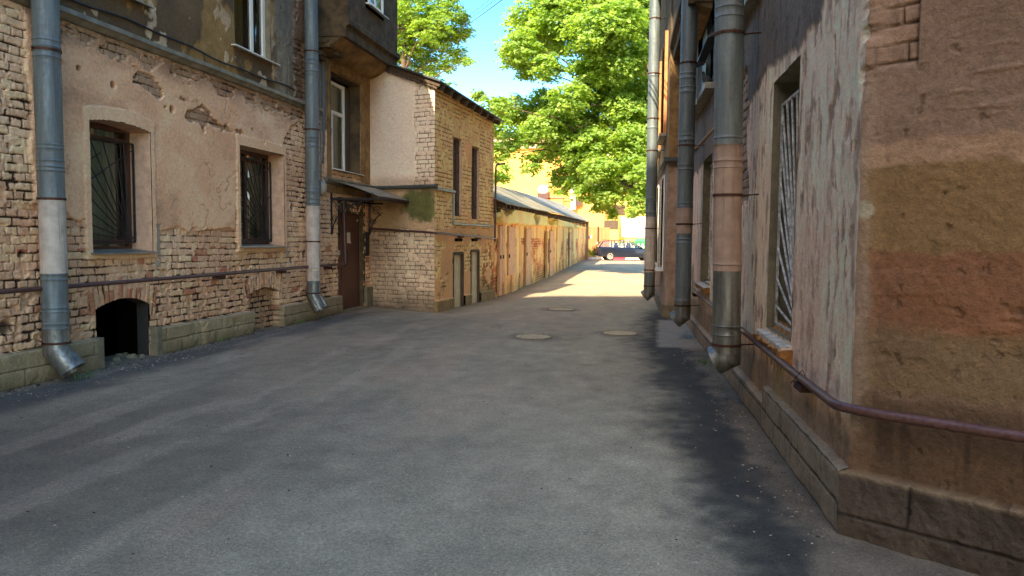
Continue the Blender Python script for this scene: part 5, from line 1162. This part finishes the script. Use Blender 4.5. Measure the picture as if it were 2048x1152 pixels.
MAIN = [(-5.51, 29.81, 9.27, 0.91), (-5.4, 31.49, 10.73, 1.06), (-4.21, 30.53, 10.8, 1.24), (-3.84, 31.82, 9.92, 0.86), (-5.46, 31.94, 8.75, 0.56), (-2.53, 28.86, 9.47, 1.17), (-1.48, 28.57, 9.71, 1.16), (-0.65, 33.11, 11.18, 1.34), (-2.7, 29.93, 8.6, 0.91), (-1.52, 29.79, 8.53, 1.21), (-0.41, 33.98, 9.68, 1.15), (-5.96, 31.09, 9.2, 0.67), (-5.0, 33.1, 10.41, 0.89), (-3.68, 31.12, 11.75, 1.26), (-1.89, 32.01, 12.15, 1.3), (-3.41, 29.33, 7.14, 0.79), (-2.76, 31.99, 7.73, 1.08), (-1.66, 33.27, 7.84, 1.24), (-0.55, 31.38, 7.45, 1.06), (-4.99, 32.58, 7.48, 0.84), (-6.26, 32.19, 7.22, 0.7), (-6.35, 28.85, 6.75, 0.55), (-7.9, 32.67, 7.9, 0.31), (-6.72, 31.75, 6.41, 0.69), (-6.37, 30.16, 5.15, 0.53), (-6.05, 28.67, 4.09, 0.46), (-5.89, 33.26, 6.96, 0.85), (-4.23, 31.1, 6.47, 0.84), (-3.32, 32.45, 6.45, 0.99), (-2.08, 33.33, 6.34, 1.13), (-0.75, 32.43, 6.18, 0.88), (-4.78, 33.57, 5.53, 0.68), (-5.2, 30.67, 4.68, 0.5), (-4.0, 32.9, 4.34, 0.76), (-2.81, 30.95, 3.44, 0.59), (-2.38, 33.65, 3.27, 0.68), (-1.6, 33.33, 3.92, 0.9), (-0.64, 29.04, 4.17, 0.78), (-0.53, 29.25, 3.04, 0.63), (-2.22, 29.69, 4.35, 0.8), (-1.42, 33.81, 5.29, 0.91), (-3.14, 30.9, 4.98, 0.73), (-4.09, 31.95, 3.62, 0.26), (-5.75, 30.16, 5.54, 0.53), (-1.79, 31.29, 2.63, 0.25), (-0.94, 30.62, 2.61, 0.29)]
T1 = empty('maple_tree', (.35, 33, 0)); tag(T1, 'big bright green maple hanging over the far end of the alley', 'tree')
MAIN += [(-4.6, 30.2, 6.1, .8), (-3.6, 31.2, 5.6, .9), (-2.6, 30.4, 5.5, .9), (-1.2, 30.6, 6.8, 1.0), (-1.0, 30.0, 5.4, .9), (-3.0, 31.6, 4.2, .7), (-1.9, 30.2, 3.5, .6), (-5.3, 31.3, 6.0, .6), (-.3, 30.4, 3.7, .7), (-4.4, 29.8, 8.4, .7)]
rt = random.Random(2); extra = []
for i in range(26): extra.append((rt.uniform(.6, 5.5), rt.uniform(29, 37), rt.uniform(5, 13.5), rt.uniform(.8, 1.3)))
for i in range(10): extra.append((rt.uniform(-4, 3), rt.uniform(30, 36), rt.uniform(12.8, 14.5), rt.uniform(.9, 1.3)))
for i in range(9): extra.append((rt.uniform(-4.6, -.4), rt.uniform(34, 37), rt.uniform(6.5, 10.5), rt.uniform(.8, 1.2)))
leaf_obj('crown', MAIN, .135, 18, 5, M['leaf'], T1, cl2=extra, dens2=5.5)
b = MB(); tp = [(.35, 33, -.2), (.32, 33, 1), (.2, 32.9, 2.8), (.05, 32.8, 4.4), (-.25, 32.8, 6.2), (-.45, 32.8, 8.2), (-.5, 32.9, 10), (-.6, 33, 12.4)]
b.tube(tp, [.34, .27, .25, .22, .18, .14, .10, .05], 14); b.build('trunk', M['bark'], T1, smooth=True)
b = MB()
for k, c_ in enumerate(MAIN+extra[:20]):
    if c_[3] < .5 and k % 2: continue
    h = min(10.5, max(3.2, c_[2]-.32*abs(c_[0])-.6)); z = np.interp(h, [p[2] for p in tp], range(len(tp))); i0 = int(z); f_ = z-i0; i1 = min(i0+1, len(tp)-1)
    a = Vector(tp[i0]).lerp(Vector(tp[i1]), f_); pts = limb(b, a, c_[:3], .03+.007*(Vector(c_[:3])-a).length, .008, rt)
    for j in range(4):
        p = pts[rt.randint(4, 8)]; limb(b, p, p+Vector((rt.uniform(-1, 1), rt.uniform(-1, 1), rt.uniform(-.3, .8)))*c_[3]*.8, .009, .003, rt)
b.build('branches', M['bark'], T1, smooth=True)
LT = [(-14.83, 44.11, 15.5, 1.49), (-13.84, 45.51, 15.11, 1.11), (-12.93, 45.51, 15.68, 0.92), (-12.73, 47.43, 14.91, 0.83), (-15.34, 46.09, 14.1, 1.25), (-14.12, 47.57, 14.18, 1.03), (-12.71, 47.14, 13.38, 0.7), (-15.26, 47.95, 13.11, 1.13), (-13.16, 46.03, 12.5, 0.68), (-10.98, 42.98, 11.81, 0.35), (-12.5, 47.16, 15.68, 0.57), (-17.64, 47.79, 15.94, 1.94), (-17.16, 47.43, 13.55, 1.6)]
T2 = empty('lime_tree', (-16.5, 46, 0)); tag(T2, 'yellow-green tree rising behind the annex roof against blue sky', 'tree')
ex2 = [(rt.uniform(-21, -12.6), rt.uniform(43, 49), rt.uniform(10, 20), rt.uniform(1.1, 1.8)) for i in range(24)]
ex2 = [e for e in ex2 if not (e[0] > -14.2 and e[2] < 12.8)]+[(-12.2, 46, 17.3, 1.0), (-13.6, 45.5, 17, 1.3)]
leaf_obj('crown', LT, .14, 12, 8, M['leafy'], T2, cl2=ex2, dens2=3.5)
b = MB(); tp2 = [(-16.5, 46, -.2), (-16.4, 46, 4), (-16.2, 46, 9), (-16, 46, 14), (-15.8, 46, 18)]; b.tube(tp2, [.35, .28, .22, .14, .05], 12); b.build('trunk', M['bark'], T2, smooth=True)
b = MB()
for c_ in LT+ex2:
    h = min(16, max(5, c_[2]-1.8)); a = Vector((-16.3+.03*h, 46, h)); limb(b, a, c_[:3], .06, .015, rt)
b.build('branches', M['bark'], T2, smooth=True)

# ------------------------------------------------------------------ overhead cables
for k, (lab, dz) in enumerate((('upper thin cable crossing the blue sky, highest of three', .55), ('middle thin cable crossing the blue sky between two others', .30), ('lowest and thickest cable crossing the blue sky', 0))):
    a = Vector((-12.5, 46, 14.5+dz*.8)); c_ = Vector((.45, 9.4, 6.27+dz*.5)); b = MB()
    b.tube([a.lerp(c_, t)-Vector((0, 0, .12*math.sin(t*math.pi))) for t in np.linspace(0, 1, 16)], .012+.006*(k == 2), 5)
    tag(b.build('overhead_cable', M['black'], None, origin=tuple(a)), lab, 'cable', 'cables across the sky')

# ------------------------------------------------------------------ far end of the alley
ochre = mat('sunny_ochre_render', lin(232, 178, 96), .9, nscale=.8, c2=lin(222, 164, 84), bump=.005, bscale=6)
yellow = mat('yellow_render', lin(226, 208, 118), .9, nscale=.8, c2=lin(210, 186, 92))
pinkw = mat('pale_pink_render', lin(226, 198, 178), .9, nscale=.5, c2=lin(214, 182, 160))
brownf = mat('brown_panel_paint', lin(176, 118, 74), .8, nscale=1.5, c2=lin(160, 104, 66), stretch=(3, 3, .5))
def simple_window(parent, x, y, z, w_=1.1, h=1.7):
    b = MB(); b.box(x, x+w_, y-.05, y+.02, z, z+h); f = b.build('window', M['white'], parent)
    b = MB(); b.box(x+.08, x+w_/2-.03, y-.06, y-.051, z+.08, z+h-.08); b.box(x+w_/2+.03, x+w_-.08, y-.06, y-.051, z+.08, z+h-.08); b.build('pane', M['dark'], f)
O1 = empty('ochre_building', (-16, 68, 0)); tag(O1, 'tall sunlit orange-ochre building beyond the shed roofs', 'building')
b = MB(); b.box(-30, -8.4, 68, 78, 0, 9.8); b.box(-8.4, -4.6, 68.3, 78, 0, 6.9); b.build('wall', ochre, O1)
b = MB(); b.box(-30.2, -8.3, 67.7, 78.2, 9.8, 10.1); b.hexa([(-8.4, 67.9, 6.9), (-4.4, 67.9, 6.2), (-4.4, 78, 6.2), (-8.4, 78, 6.9), (-8.4, 67.9, 7.15), (-4.4, 67.9, 6.45), (-4.4, 78, 6.45), (-8.4, 78, 7.15)]); b.build('roof', M['roofmetal'], O1)
b = MB(); b.box(-30, -5, 67.93, 67.999, 5.2, 5.28); b.build('red_band', M['gas'], O1)
b = MB(); b.tube([(-7.45, 67.8, 4.2), (-7.45, 67.8, 6.9)], .28, 12); b.build('chimney', M['whitebars'], O1)
b = MB(); b.tube([(-7.05, 67.9, 4.95), (-7.05, 67.99, 4.95)], .42, 20); b.build('round_sign', M['gas'], O1)
for x in (-20, -16.5): simple_window(O1, x, 68, 6.5)
DS = empty('satellite_dish', (-10.2, 67.5, 5.6)); tag(DS, 'white satellite dish on the ochre wall above a brick-red box', 'dish')
b = MB(); b.loft([[(-10.2+r_*math.cos(a), 67.5+d, 6.05+r_*math.sin(a)*.8) for a in np.linspace(0, 2*math.pi, 20, endpoint=False)] for r_, d in ((.05, .12), (.3, .08), (.5, -.05), (.5, -.08), (.3, .05), (.05, .09))]); b.build('reflector', M['white'], DS, smooth=True)
b = MB(); b.bar((-10.2, 67.6, 6.05), (-10.2, 68, 5.9), .05, .05); b.build('arm', M['galv'], DS)
b = MB(); b.box(-10.7, -9.7, 67.4, 67.99, 5.2, 5.7); b.build('red_box', M['gas'], DS)
O2 = empty('pink_building', (-10, 84, 0)); tag(O2, 'pale pinkish building seen through the maple leaves, farthest back', 'building')
b = MB(); b.box(-28, 6, 84, 94, 0, 13.2); b.build('wall', pinkw, O2); b = MB(); b.box(-28.3, 6.3, 83.7, 94.2, 13.2, 13.5); b.build('roof', M['roofmetal'], O2)
for x in range(-24, 4, 4):
    for z in (6.8, 10): simple_window(O2, x, 84, z)
O3 = empty('yellow_building', (0, 74, 0)); tag(O3, 'low yellow building behind the car with a blank white board', 'building')
b = MB(); b.box(-4.5, 9, 74, 82, 0, 6.6); b.build('wall', yellow, O3); b = MB(); b.box(-4.7, 9.2, 73.7, 82.2, 6.6, 6.8); b.build('roof', M['roofmetal'], O3)
b = MB(); b.box(-3.35, -.85, 73.85, 73.999, 1.75, 3.75); b.build('white_board', M['white'], O3)
b = MB(); b.box(-4.3, -3.0, 73.93, 73.999, 3.9, 4.9); b.build('wall_opening', M['darkwood'], O3)
MU = empty('painted_wall', (-4.9, 66, 0)); tag(MU, 'short orange and dark painted wall above the brown panels', 'wall')
b = MB(); b.box(-6.2, -3.2, 66, 66.3, 0, 3.3); b.build('wall', ochre, MU); b = MB(); b.box(-4.5, -3.25, 65.96, 65.999, 2.4, 3.2); b.build('dark_patch', M['darkwood'], MU)
FP = empty('panel_fence', (-5, 60, 0)); tag(FP, 'tall brown panel fence left of the parked car', 'fence')
for i in range(5): b = MB(); b.box(-6.0+i*.48, -6.0+i*.48+.465, 60+.02*(i % 2), 60.05+.02*(i % 2), .02, 2.55-.02*i); b.build('panel', brownf, FP)
b = MB(); b.bar((-4.55, 59.9, 0), (-4.55, 59.9, 2.6), .09, .09); b.bar((-6.1, 60.1, 0), (-6.1, 60.1, 2.6), .08, .08); split_build(b, 'post', M['black'], FP)
b = MB(); b.box(-5.35, -5.2, 59.96, 59.99, 1.6, 1.8); b.build('black_plate', M['black'], FP); b = MB(); b.box(-5.19, -5.06, 59.96, 59.99, 1.6, 1.8); b.build('white_plate', M['white'], FP)
SP = empty('sign_post', (-4.35, 56.8, 0)); tag(SP, 'white pole with a striped foot behind the car tail', 'pole')
b = MB(); b.tube([(-4.35, 56.8, 0), (-4.35, 56.8, 1.3)], .05, 10); b.build('pole', M['white'], SP); b = MB(); b.loft([[(-4.35+r_*math.cos(a), 56.8+r_*math.sin(a), z) for a in np.linspace(0, 2*math.pi, 14, endpoint=False)] for r_, z in ((.16, 0), (.15, .1), (.06, .14))]); b.build('foot', M['black'], SP)
wood_f = empty('low_fence', (-3, 62, 0)); tag(wood_f, 'low white picket fence running behind the car', 'fence')
b = MB()
for i in range(26): x = -4.5+i*.34; b.box(x, x+.14, 62.0, 62.03, 0, 1.15); b.add([(x, 62, 1.15), (x+.14, 62, 1.15), (x+.07, 62, 1.25), (x, 62.03, 1.15), (x+.14, 62.03, 1.15), (x+.07, 62.03, 1.25)], [(0, 1, 2), (3, 5, 4), (0, 2, 5, 3), (1, 4, 5, 2)])
tag(b.build('pickets', M['white'], wood_f), None, None, None, 'stuff')
b = MB(); b.box(-4.5, 4.4, 62.031, 62.07, .25, .33); b.box(-4.5, 4.4, 62.031, 62.07, .9, .98); b.build('rail', M['white'], wood_f)
# kerb blocks, painted white and red in turn
wk = mat('white_kerb_paint', lin(228, 222, 214), .7); rk = mat('red_kerb_paint', lin(214, 60, 84), .7)
proto = None
for i in range(8):
    x = -5.2+i*1.5; b = MB(); y = 56.6+.22*(i-1)
    b.hexa([(x, y, -.05), (x+1.47, y+.32*1.0, -.05), (x+1.43, y+.55, -.05), (x-.04, y+.2, -.05), (x, y+.01, .16), (x+1.47, y+.33, .16), (x+1.43, y+.54, .16), (x-.04, y+.19, .16)])
    nm = ['first white', 'red', 'second white', 'second red'][i % 4]
    tag(b.build('kerb_block', wk if i % 2 == 0 else rk, None, origin=(x, y, 0)), ('white painted kerb block behind the car' if i % 2 == 0 else 'red painted kerb block behind the car'), 'kerb', 'white kerb blocks' if i % 2 == 0 else 'red kerb blocks')
# green skips
gm = mat('bright_green_plastic', lin(40, 190, 80), .5)
for (x, lab) in ((-1.75, 'green waste container on the left behind the car bonnet'), (-.55, 'green waste container nearest the drainpipe beyond the car')):
    rt_ = empty('waste_container', (x, 64, 0)); tag(rt_, lab, 'container', 'green waste containers')
    b = MB(); b.hexa([(x+.08, 64.1, .2), (x+1.0, 64.1, .2), (x+1.0, 64.9, .2), (x+.08, 64.9, .2), (x, 64, 1.35), (x+1.08, 64, 1.35), (x+1.08, 65, 1.35), (x, 65, 1.35)]); b.build('bin_body', gm, rt_)
    b = MB(); b.hexa([(x-.03, 63.95, 1.352), (x+1.11, 63.95, 1.352), (x+1.11, 65.05, 1.352), (x-.03, 65.05, 1.352), (x+.1, 64.1, 1.62), (x+.98, 64.1, 1.62), (x+.98, 64.95, 1.62), (x+.1, 64.95, 1.62)]); b.build('lid', gm, rt_)
    for dx in (.12, .85):
        b = MB(); b.tube([(x+dx, 64.15, .1), (x+dx+.06, 64.15, .1)], .1, 12); b.build('wheel', M['black'], rt_)
# bushes
def bush(x, y, h, r_, seed, lab, mt='leaf'):
    rb_ = empty('shrub', (x, y, 0)); tag(rb_, lab, 'shrub', 'shrubs at the end of the alley')
    r0 = random.Random(seed); cl = [(x+r0.uniform(-r_, r_), y+r0.uniform(-.4, .4), r0.uniform(.3, h), .32) for _ in range(int(8*r_+5))]
    leaf_obj('foliage', cl, .12, 3, seed, M[mt], rb_)
    b = MB()
    for k in range(4): b.tube([(x, y, 0), (x+r0.uniform(-.3, .3)*r_, y, h*.7)], [.03, .01], 6)
    b.build('stems', M['bark'], rb_)
bush(-4.75, 57.8, 1.4, .25, 31, 'dark narrow shrub between the brown fence and the white pole')
bush(-1.6, 66, 1.5, 1.6, 32, 'wide leafy shrub behind the green containers', 'leafy')
bush(2.5, 65, 1.8, 1.6, 33, 'shrub hidden beyond the right-hand building', 'leafy')

# ------------------------------------------------------------------ litter on the asphalt
rs = np.random.RandomState(77); b = MB()
def chip(b, x, y, r, z=None):
    z = zg(x, y)+.004 if z is None else z; n = rs.randint(4, 7); a0 = rs.uniform(0, 6)
    p = [(x+r*rs.uniform(.5, 1.2)*math.cos(a0+k*2*math.pi/n), y+r*rs.uniform(.5, 1.2)*math.sin(a0+k*2*math.pi/n), z+rs.uniform(0, .004)) for k in range(n)]
    b.loft([p, [(q[0]*.8+x*.2, q[1]*.8+y*.2, q[2]+r*.25) for q in p]])
for i in range(900):
    t = rs.rand()
    if t < .5: x = -6.02+abs(rs.normal(0, .35)); y = rs.uniform(4.5, 13.5)
    elif t < .8: y = rs.uniform(3.6, 14); x = .9-.04*(y-4)-abs(rs.normal(0, .2))
    else: x = rs.uniform(-5.8, .6); y = rs.uniform(3, 15)
    chip(b, x, y, rs.uniform(.004, .011))
for i in range(30): chip(b, rs.normal(-5.75, .10), rs.normal(7.9, .35), rs.uniform(.006, .018))
tag(b.build('paint_flakes', mat('pale_flakes', lin(160, 152, 136), .9), None), 'pale paint flakes and grit scattered on the asphalt along the walls', 'litter', kind='stuff')
b = MB()
for i in range(160): chip(b, rs.uniform(-5.6, .4), rs.uniform(2.8, 14), rs.uniform(.004, .011))
for i in range(420):
    if i % 3: x = -6.06+abs(rs.normal(0, .07)); y = rs.uniform(4.5, 13.6)
    else: y = rs.uniform(3.7, 14); x = .90-.04*(y-4)-abs(rs.normal(0, .06))
    chip(b, x, y, rs.uniform(.003, .009) if i % 3 == 0 else rs.uniform(.005, .018))
tag(b.build('dark_grit', mat('dark_grit', lin(40, 36, 32), .9), None), 'dark grit and leaf crumbs scattered over the asphalt', 'litter', kind='stuff')
b = MB(); 
for i in range(26):
    x = -5.86+rs.normal(0, .05); y = 6.72+rs.normal(0, .08); b.tube([(x, y, 0), (x+rs.normal(0, .02), y+rs.normal(0, .02), rs.uniform(.03, .09))], [.003, .001], 4)
for (gx0, gy0) in ((-6.05, 9.6), (-6.05, 11.9), (-4.25, 23.5), (-4.3, 26.0), (.62, 9.2), (.40, 14.3), (-6.06, 5.6), (-4.3, 30)):
    for i in range(16):
        x = gx0+rs.normal(0, .03); y = gy0+rs.normal(0, .09); b.tube([(x, y, zg(x, y)), (x+rs.normal(0, .03), y+rs.normal(0, .03), zg(x, y)+rs.uniform(.03, .10))], [.004, .001], 4)
tag(b.build('grass_tuft', M['leafy'], None), 'small tufts of grass along the feet of the walls', 'grass', kind='stuff')
